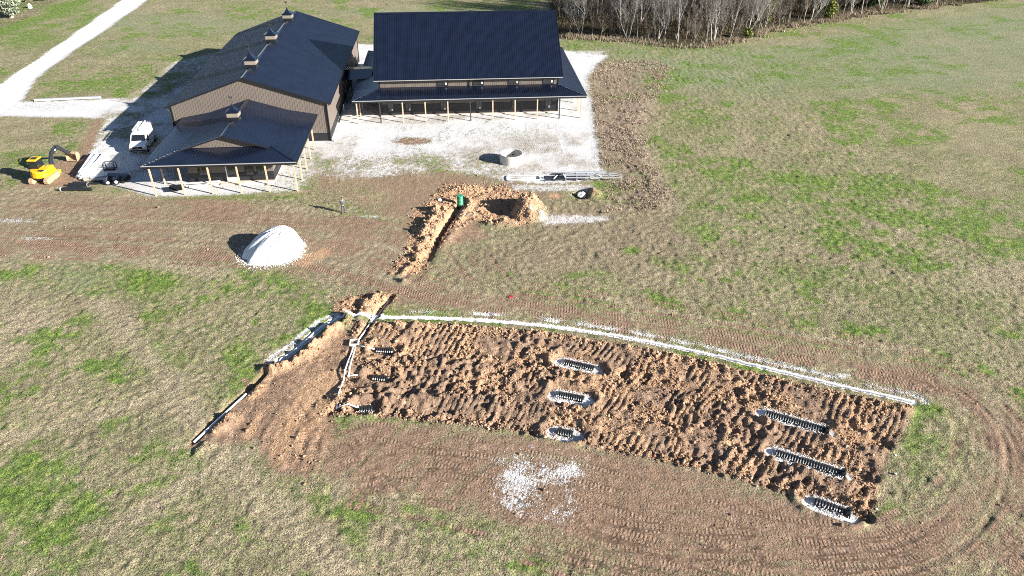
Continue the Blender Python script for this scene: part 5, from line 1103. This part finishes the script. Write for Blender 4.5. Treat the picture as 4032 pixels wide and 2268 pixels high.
m_ = MB(); m_.tube([bp(1.1, 2.78), bp(1.95, 2.95)], .06, 8); m_.build('ram_cylinder', M['steel'], ex); m_ = MB(); m_.tube([bp(2.5, 2.75), bp(3.2, 2.15)], .06, 8); m_.build('ram_cylinder', M['steel'], ex); m_ = MB(); m_.tube([bp(3.2, 2.15), bp(3.85, 1.6)], .03, 8); m_.build('ram_rod', M['chrome'], ex)
m_ = MB(); av = Vector((-math.sin(az), math.cos(az), 0)) * .112; 
for s in (-1, 1): m_.bar(tuple(Vector(bp(1.45, 2.55)) + av * 1.2 * s), tuple(Vector(bp(1.9, 2.58)) + av * s), .02, .16)
m_.build('decal', M['label'], ex)
m_ = MB(); m_.bar(bp(3.85, 1.6), bp(4.5, 1.1), .08, .1); m_.build('bucket_link', M['steel'], ex)
# ditching bucket, caked in clay
bu = MB(); a = Vector((-math.sin(az), math.cos(az), 0)); bpf = [(u + 1.0, z) for u, z in [(3.15, 1.0), (3.6, 1.15), (3.95, .8), (3.9, .35), (3.5, .08), (3.1, .12), (3.5, .2), (3.8, .45), (3.82, .75), (3.55, 1.02)]]
wd = 1.25; P = [Vector(bp(u, z)) for u, z in bpf]; bu.extr([tuple(p - a * wd / 2) for p in P], tuple(a * wd))
for s in (-1, 1):
    Q = [Vector(bp(u + 1.0, z)) + a * s * (wd / 2 - .02) for u, z in [(3.2, 1.0), (3.6, 1.13), (3.93, .8), (3.88, .35), (3.5, .1), (3.12, .14)]]; bu.extr([tuple(q) for q in Q], tuple(a * .03 * s))
bu.build('bucket', M['mud'], ex)

# ------------------------------------------------------------------ person
def skin_part(name, verts, edges, radii, mt, parent, sub=2):
    me = bpy.data.meshes.new(name); me.from_pydata(verts, edges, []); me.update(); o = bpy.data.objects.new(name, me); COL.objects.link(o); o.parent = parent
    md = o.modifiers.new('skin', 'SKIN'); md.use_smooth_shade = True
    sv = me.skin_vertices
    if not sv:
        at_ = None
        import bmesh; bm = bmesh.new(); bm.from_mesh(me); bm.verts.layers.skin.verify(); bm.to_mesh(me); bm.free(); sv = me.skin_vertices
    for i, r_ in enumerate(radii): sv[0].data[i].radius = r_ if isinstance(r_, tuple) else (r_, r_)
    sv[0].data[0].use_root = True
    s_ = o.modifiers.new('sub', 'SUBSURF'); s_.levels = sub; s_.render_levels = sub; me.materials.append(mt); return o
pp = (1.06, -26.46); per = empty('person', (pp[0], pp[1], hz(*pp)), R(14)); tag(per, 'person in grey hooded top and trousers, head bowed over their hands, standing on grass', 'person')
# local: faces -y
hipz = .90
bv = [(0, 0, .92), (0, 0, 1.08), (0, -.01, 1.25), (0, 0, 1.40), (0, -.02, 1.50), (0, -.05, 1.57), (0, -.075, 1.66), (0, -.06, 1.72)]
br = [(.15, .11), (.135, .10), (.155, .11), (.12, .09), (.05, .05), (.075, .075), (.085, .095), (.05, .06)]
be = [(i, i + 1) for i in range(7)]
def add(lst, rad, root, pts, rs):
    p = root
    for q, r_ in zip(pts, rs): bv.append(q); br.append(r_); be.append((p, len(bv) - 1)); p = len(bv) - 1
    return p
for s in (-1, 1):
    add(bv, br, 0, [(s * .10, 0, .84), (s * .13, -.02, .50), (s * .15, .0, .10), (s * .155, .01, .05), (s * .165, -.14, .035)], [.088, .062, .043, .042, (.045, .03)])
    w = add(bv, br, 3, [(s * .175, .0, 1.40), (s * .235, .02, 1.13), (s * .12, -.20, 1.12), (s * .085, -.25, 1.14)], [.06, .042, .03, (.036, .02)])
    for k in range(4): add(bv, br, w, [(s * (.085 - .03 + .018 * k), -.30, 1.15), (s * (.05 - .01 * (1 - k * .3)), -.325 - .006 * (k in (1, 2)), 1.135)], [.010, .009])
    add(bv, br, w, [(s * .06, -.25, 1.175), (s * .045, -.28, 1.185)], [.011, .009])
skin_part('body', bv, be, br, M['skin'], per, 1)
jv = [(0, 0, .88), (0, 0, 1.08), (0, -.01, 1.25), (0, 0, 1.42), (0, -.005, 1.47)]; jr = [(.185, .135), (.175, .13), (.185, .135), (.13, .105), (.09, .085)]; je = [(0, 1), (1, 2), (2, 3), (3, 4)]
for s in (-1, 1):
    for q, r_, p in (((s * .185, 0, 1.40), .078, 3), ((s * .245, .02, 1.13), .06, None), ((s * .135, -.18, 1.12), .046, None)):
        jv.append(q); jr.append(r_); je.append((p if p is not None else len(jv) - 2, len(jv) - 1))
skin_part('hooded_top', jv, je, jr, M['hoodie'], per)
tv = [(0, 0, .95)]; tr_ = [(.165, .125)]; te = []
for s in (-1, 1):
    p = 0
    for q, r_ in (((s * .10, 0, .83), .10), ((s * .13, -.02, .50), .08), ((s * .15, 0, .10), .068)): tv.append(q); tr_.append(r_); te.append((p, len(tv) - 1)); p = len(tv) - 1
skin_part('trousers', tv, te, tr_, M['jeans'], per)
for s in (-1, 1): skin_part('shoe', [(s * .153, .05, .05), (s * .16, -.05, .045), (s * .168, -.17, .04)], [(0, 1), (1, 2)], [(.055, .05), (.055, .045), (.05, .035)], M['rubber'], per, 1)
skin_part('hair', [(0, -.02, 1.66), (0, -.055, 1.72), (0, -.09, 1.755)], [(0, 1), (1, 2)], [(.088, .085), (.088, .085), (.05, .045)], M['hair'], per)
m_ = MB(); 
for s in (-1, 1): m_.box((s * .032, -.158, 1.668), (.022, .012, .012))
m_.build('eyes', M['trim'], per); m_ = MB(); m_.box((0, -.168, 1.645), (.026, .03, .045), taper=.6); m_.box((0, -.155, 1.605), (.05, .01, .01)); m_.build('nose_and_mouth', M['skin'], per)
for s in (-1, 1): m_ = MB(); m_.box((s * .086, -.065, 1.655), (.02, .035, .055)); m_.build('ear', M['skin'], per, bevel=.008)
m_ = MB(); mm = per.matrix_basis if False else None
rc_ = MB(); rc_.box((0, 0, 0), (.16, .09, .03), rx=.5); rem = rc_.build('remote_controller', M['black'], bevel=.01); ca, sa = math.cos(R(14)), math.sin(R(14)); rem.location = (pp[0] + .31 * sa, pp[1] - .31 * ca, hz(*pp) + 1.16); rem.rotation_euler = (0, 0, R(14)); tag(rem, 'small dark handset held in both hands by the person', 'handset')

# ------------------------------------------------------------------ trees
bark = [mat('grey_bark', (0.20, 0.185, 0.165), 0.9, 0, 0.35, 1.5), mat('pale_bark', (0.34, 0.32, 0.30), 0.9, 0, 0.3, 1.2), mat('brown_bark', (0.17, 0.145, 0.12), 0.9, 0, 0.3, 1.5)]
twig = [mat('grey_twigs', (0.15, 0.135, 0.12), 0.9), mat('pale_twigs', (0.24, 0.22, 0.20), 0.9), mat('brown_twigs', (0.135, 0.11, 0.09), 0.9)]
def tree_mesh(seed, h, spread, style):
    rg = random.Random(seed); T = MB(); Cc = MB()
    def limb(p, d, L, r, lv):
        n = 3 if lv else 6; pts = [Vector(p)]; rs = [r]; dd = Vector(d)
        for i in range(n):
            wob = 0.10 if lv == 0 else 0.22
            dd = (dd + Vector((rg.gauss(0, wob), rg.gauss(0, wob), rg.gauss(0, wob * .5) + (.05 if lv else .04)))).normalized(); pts.append(pts[-1] + dd * L / n); rs.append(r * (1 - 0.75 * (i + 1) / n))
        (T if lv <= 1 else Cc).tube(pts, rs, 6 if lv == 0 else (4 if lv == 1 else 3), cap=False)
        if lv >= 4: return
        k = (rg.randint(13, 17), rg.randint(6, 8), rg.randint(4, 6), rg.randint(2, 4))[lv]
        for _ in range(k):
            t = rg.uniform(.18 if lv == 0 else .15, 1.0); f = t * n; i = min(int(f), n - 1); q = pts[i].lerp(pts[i + 1], f - i); rr = max(rs[i] * (1 - (f - i)) + rs[i + 1] * (f - i), .02)
            az_ = rg.uniform(0, 6.283); side = Vector((math.cos(az_), math.sin(az_), 0)); up = (0.75 if lv == 0 else 0.35) / spread
            nd = (dd * .55 + side * spread * (0.7 if lv == 0 else .8) + Vector((0, 0, up))).normalized()
            limb(q, nd, L * rg.uniform(.30, .52) * (1.0 if lv == 0 else 1.05) * (1.15 - .4 * t if lv == 0 else 1), rr * .6, lv + 1)
    ns = 1 if style != 2 else rg.randint(2, 3)
    for q in range(ns): limb((rg.gauss(0, .15) * (ns > 1), rg.gauss(0, .15) * (ns > 1), -.1), (rg.gauss(0, .07) + (ns > 1) * rg.gauss(0, .2), rg.gauss(0, .07), 1), h * rg.uniform(.85, 1), h * .0095 + .02, 0)
    return T, Cc
TREES = []
def bare_tree(seed, h, sp, st, mi):
    T, Cc = tree_mesh(seed, h, sp, st); root = empty('bare_tree'); T.build('trunk', bark[mi], root, smooth=True); Cc.build('crown', twig[mi], root); root.hide_render = False; return root
for k, (h, sp, st, mi) in enumerate(((13, .55, 0, 0), (12, .8, 2, 1), (14, .5, 0, 1), (10, .9, 2, 0), (9, .7, 0, 2), (12, .65, 0, 2), (11, 1.0, 2, 1))): TREES.append(bare_tree(40 + k, h, sp, st, mi))
front = [at(*map(float, p.split(','))) for p in '1425,93 1480,97 1540,100 1600,105 1660,112 1720,116 1785,113 1850,101 1900,88 1960,72 2010,62 2080,52 2150,40 2230,29 2310,20 2400,10'.split()]
def inwood(x, y):
    j = int(np.clip(np.searchsorted(YS, y), 0, NY - 1)); i = int(np.clip(np.searchsorted(XS, x), 0, NX - 1)); return litter[j, i] > .7
spots = []
F_ = smooth_path(front, 10); acc = 0
for a, b in zip(F_[:-1], F_[1:]):
    acc += np.linalg.norm(b - a)
    if acc > 1.7: acc = 0; p = a + np.array([RNG.uniform(-.6, .6), RNG.uniform(0.6, 3.0)]); spots.append((p[0], p[1], 0))
tries = 0
while len(spots) < 285 and tries < 30000:
    tries += 1; x, y = RNG.uniform(22, 150), RNG.uniform(36, 108)
    if not inwood(x, y) : continue
    if min((x - s[0]) ** 2 + (y - s[1]) ** 2 for s in spots) < 2.2 ** 2: continue
    spots.append((x, y, 1))
used = set()
adj = ('tall grey', 'pale forked', 'tall pale', 'spreading grey', 'small brown', 'tall brown', 'wide pale')
def nth(n): return '%d%s' % (n, 'th' if 10 <= n % 100 <= 20 else {1: 'st', 2: 'nd', 3: 'rd'}.get(n % 10, 'th'))
kinds = [(RNG.choice((0, 1, 2, 3, 4, 4, 5, 6, 1, 2)) if not bk else RNG.randrange(7)) for x, y, bk in spots]
bear = [math.atan2(x - CAM[0], y - CAM[1]) for x, y, bk in spots]
rank = {}
for bk_ in (0, 1):
    for k in range(7):
        ids = sorted((i for i in range(len(spots)) if kinds[i] == k and spots[i][2] == bk_), key=lambda i: bear[i])
        for q, i in enumerate(ids): rank[i] = q + 1
for n_, (x, y, bk) in enumerate(spots):
    k = kinds[n_]
    t_ = TREES[k] if k not in used else copy_tree(TREES[k]); used.add(k)
    t_.location = (x, y, hz(x, y)); t_.rotation_euler = (RNG.gauss(0, .03), RNG.gauss(0, .03), RNG.uniform(0, 6.28)); s_ = RNG.uniform(.62, 1.05) * (0.8 if not bk else 1.0); t_.scale = (s_, s_, s_ * RNG.uniform(.9, 1.15))
    if bk: lab = adj[k] + ' bare tree deep in the wood, %s %s one from the left' % (nth(rank[n_]), adj[k])
    else: lab = adj[k] + ' bare tree where field meets wood, %s %s one from the lodge' % (nth(rank[n_]), adj[k])
    tag(t_, lab, 'tree', 'bare trees of the leafless wood')
for k in range(7):
    if k not in used: [bpy.data.objects.remove(c) for c in list(TREES[k].children)]; bpy.data.objects.remove(TREES[k])
# leafy masses: quads spread through a volume
def leafmat(name, c1, c2):
    mt = mat(name, c1, 0.8, 0, 0.0); t = mt.node_tree; p = t.nodes['Principled BSDF']; tc_ = t.nodes.new('ShaderNodeNewGeometry'); n = t.nodes.new('ShaderNodeTexNoise'); n.inputs['Scale'].default_value = 1.6; t.links.new(tc_.outputs['Position'], n.inputs['Vector'])
    r_ = t.nodes.new('ShaderNodeValToRGB'); r_.color_ramp.elements[0].position = .35; r_.color_ramp.elements[1].position = .65; r_.color_ramp.elements[0].color = (*c1, 1); r_.color_ramp.elements[1].color = (*c2, 1); t.links.new(n.outputs['Fac'], r_.inputs[0]); t.links.new(r_.outputs[0], p.inputs['Base Color']); return mt
def leaf_cloud(name, blobs, n, size, mt, parent, seed=0, stem=True):
    rg = np.random.RandomState(seed); V = []; F = []
    for (cx, cy, cz, rx, ry, rz_) in blobs:
        m__ = int(n * (rx * ry * rz_) ** .6); d = rg.randn(m__, 3); d /= np.linalg.norm(d, axis=1)[:, None]; rad = rg.rand(m__) ** .38; c = d * rad[:, None] * (rx, ry, rz_) + (cx, cy, cz)
        u = rg.randn(m__, 3); u /= np.linalg.norm(u, axis=1)[:, None]; w_ = np.cross(u, rg.randn(m__, 3)); w_ /= np.linalg.norm(w_, axis=1)[:, None]; s_ = size * (.5 + rg.rand(m__, 1)); b0 = len(V)
        q = np.stack([c - u * s_, c + w_ * s_ * .6, c + u * s_, c - w_ * s_ * .6], 1).reshape(-1, 3); V += q.tolist(); F += [(b0 + 4 * k, b0 + 4 * k + 1, b0 + 4 * k + 2, b0 + 4 * k + 3) for k in range(m__)]
    me = bpy.data.meshes.new(name); me.from_pydata(V, [], F); me.materials.append(mt); o = bpy.data.objects.new(name, me); COL.objects.link(o); o.parent = parent; return o
LG = leafmat('cedar_leaf', (0.035, 0.06, 0.018), (0.085, 0.12, 0.03)); LY = leafmat('honeysuckle_leaf', (0.12, 0.16, 0.03), (0.26, 0.27, 0.07)); LS = leafmat('silver_leaf', (0.10, 0.13, 0.08), (0.30, 0.33, 0.24))
def leafy(x, y, h, w, mt, lab, nm='evergreen_tree', cat='tree', n=900, size=.16, seed=0, cone=True):
    root = empty(nm, (x, y, hz(x, y))); tag(root, lab, cat, None); T = MB(); T.tube([(0, 0, -.1), (.05, 0, h * .5), (0, 0, h * .92)], [.04 * h ** .6 + .03, .05, .015], 6); T.build('trunk', bark[2], root)
    bl = []; rg = random.Random(seed)
    for k in range(9):
        t = (k + .5) / 9; r_ = w * ((1 - t) ** .8 if cone else math.sin(math.pi * (.15 + .8 * t))) ; bl.append((rg.gauss(0, .22) * w, rg.gauss(0, .22) * w, h * (.12 + .82 * t), max(r_ * .75, .2), max(r_ * .75, .2), h * .1))
    leaf_cloud('crown', bl, n, size, mt, root, seed); return root
for k, (px_, py_, h, w, mt, lab) in enumerate(((2640, 100, 8, 2.0, LG, 'dark green cedar at the wood edge, tallest evergreen'), (3010, 95, 6, 1.7, LY, 'yellow-green leafy shrub at the wood edge'), (3200, 55, 9, 2.2, LG, 'dark green cedar where the wood narrows to the right'), (3260, 80, 4.5, 1.5, LY, 'olive green shrub in front of the right-hand cedar'), (2940, 150, 2.0, 1.0, LY, 'low bright green bush at the foot of the wood edge'), (3420, 30, 7, 2.4, LG, 'dark evergreen near the far right tip of the wood'), (3620, 16, 6, 2.6, LG, 'rounded dark evergreen at the far right tip of the wood'), (2950, 40, 8, 2.0, LG, 'dark evergreen among bare trees left of the yellow-green shrub'))):
    if k == 0: px_, py_ = 2760, 60
    p = atf(px_, py_); leafy(p[0], p[1], h, w, mt, lab, 'evergreen_tree' if mt is LG else 'leafy_shrub', 'tree' if mt is LG else 'shrub', 800, .2, k, mt is LG)
# the tree corner at the far left
p = atf(46, 70); y1_ = leafy(p[0], p[1], 9, 3.4, LS, 'silvery tree with pale double trunk in the top left corner', 'silver_tree', 'tree', 700, .24, 31, False)
T = MB(); T.tube([(0, 0, -.1), (.1, 0, 1.6), (.3, .1, 4.2)], [.42, .33, .2], 9); T.tube([(.15, 0, .1), (.55, .05, 2.4), (.9, .2, 4.4)], [.26, .22, .13], 8); T.build('trunk', mat('tan_bark', (0.42, 0.33, 0.23), .9, 0, .25, 2.0, .02, 8), y1_)
p = atf(100, 8); leafy(p[0], p[1], 3.2, 1.8, LY, 'bright leafy shrub behind the silvery tree', 'leafy_shrub', 'shrub', 900, .2, 33, False)
p = atf(5, 25); leafy(p[0] - 2, p[1], 6, 2.6, LG, 'dark evergreen cut by the top left corner of the picture', 'evergreen_tree', 'tree', 800, .2, 34)
p = atf(119, 32); m_ = MB(); m_.tube([(p[0], p[1], 0), (p[0], p[1], .75), (p[0], p[1], .95)], [.45, .38, .1], 12); tag(m_.build('garden_stone', M['rock'], smooth=False), 'pale upright stone on the mulch near the silvery tree', 'stone')
p = atf(158, 2); boulder('dark_log', p[0], p[1], (1.3, .45, .35), 'dark low log on the mulch at the top edge', mt=M['dpost'], seed=8, cat='log', sub=2)

# ------------------------------------------------------------------ brush, weeds, turf (uncountable)
def blades(name, W, n, hgt, wid, cols, lab, cat, seed, ymax=60, lean=.5, nb=3):
    x, y, z, j, i, r = scatter(W, n, seed, ymax); n_ = len(x); x = np.repeat(x, nb) + r.randn(n_ * nb) * wid * 1.2; y = np.repeat(y, nb) + r.randn(n_ * nb) * wid * 1.2; z = np.repeat(z, nb) - .01; N = n_ * nb
    a = r.rand(N) * 6.283; h = hgt * (.45 + .9 * r.rand(N)); dx, dy = np.cos(a), np.sin(a); L = lean * h * r.rand(N); b = r.rand(N) * 6.283; w_ = wid * (.5 + r.rand(N))
    V = np.stack([np.stack([x - dx * w_, y - dy * w_, z], -1), np.stack([x + dx * w_, y + dy * w_, z], -1), np.stack([x + np.cos(b) * L, y + np.sin(b) * L, z + h], -1)], 1)
    F = np.arange(N * 3, dtype=np.int32); me = bpy.data.meshes.new(name); me.vertices.add(N * 3); me.vertices.foreach_set('co', V.astype(np.float32).ravel()); me.loops.add(N * 3); me.loops.foreach_set('vertex_index', F); me.polygons.add(N); me.polygons.foreach_set('loop_start', np.arange(0, N * 3, 3, dtype=np.int32)); me.update(calc_edges=True)
    jj, ii = np.repeat(j, nb), np.repeat(i, nb); C = cols(jj, ii, r.rand(N, 1), np.repeat(r.rand(n_, 1), nb, 0)); at_ = me.attributes.new('tint', 'FLOAT_COLOR', 'POINT'); at_.data.foreach_set('color', np.repeat(np.concatenate([C, np.ones((N, 1))], 1)[:, None], 3, 1).astype(np.float32).ravel())
    me.materials.append(TM); o = bpy.data.objects.new(name, me); COL.objects.link(o); return tag(o, lab, cat, kind='stuff')
bare = (1 - soil.clip(0, 1)) * (1 - grav.clip(0, 1))
def cgrass(j, i, a, b):
    g_ = green[j, i][:, None]; p_ = pale[j, i][:, None]; k_ = brush[j, i][:, None]
    c = np.where(b < .55, np.array([[.38, .31, .215]]), np.array([[.20, .21, .085]])); c = np.where(b < .15, np.array([[.24, .165, .10]]), c)
    c = c * (1 - .7 * k_) + .7 * k_ * np.array([[.34, .24, .17]]); c = c * (1 - .7 * p_) + .7 * p_ * np.array([[.26, .30, .17]])
    gm_ = (g_ > .3 + .5 * b); c = np.where(gm_, np.array([[.15, .25, .035]]), c); return c * (.6 + .75 * a)
infr = (YG < -12) * ((XG > -36) & (XG < 64))
blades('grass', bare ** 2 * infr * (.4 + sstep(-20, -60, YG)) * (.6 + green), 100000, .10, .018, cgrass, 'dry and green grass tufts over the near field', 'grass', 21, -12)
def cbr(j, i, a, b): return np.where(b < .6, np.array([[.34, .26, .20]]), np.array([[.42, .34, .26]])) * (.6 + .7 * a)
strip = poly('1505,158 1620,148 1700,165 1640,250 1612,330 1635,400 1700,515 1500,545 1545,470 1522,440 1496,300 1488,200', 1.5)
blades('dry_weeds', strip * (grav < .4) * sstep(.4, .65, n1), 11000, .2, .03, cbr, 'reddish dead weeds along the right edge of the gravel yard', 'weeds', 23, 60, .8)
def cwd(j, i, a, b): return np.where(b < .5, np.array([[.36, .30, .21]]), np.array([[.25, .20, .14]])) * (.5 + .8 * a)
ED = smooth_path([p + np.array([0, -0.3]) for p in front], 4); De, Ue, Se = line(ED, 6)
blades('dry_weeds', np.exp(-(De / 1.3) ** 2) * sstep(.35, .65, n1), 5000, .55, .045, cwd, 'tan weeds and saplings at the foot of the wood', 'weeds', 24, 90, .6)
def cund(j, i, a, b): return np.where(b < .75, np.array([[.17, .12, .085]]), np.array([[.10, .12, .04]])) * (.4 + .9 * a)
blades('undergrowth', litter * (XG > 0) * (YG < 108) * (.1 + .9 * sstep(2, 7, De)), 24000, .8, .045, cund, 'tangled brown undergrowth between the bare trees', 'undergrowth', 25, 108, 1.0)
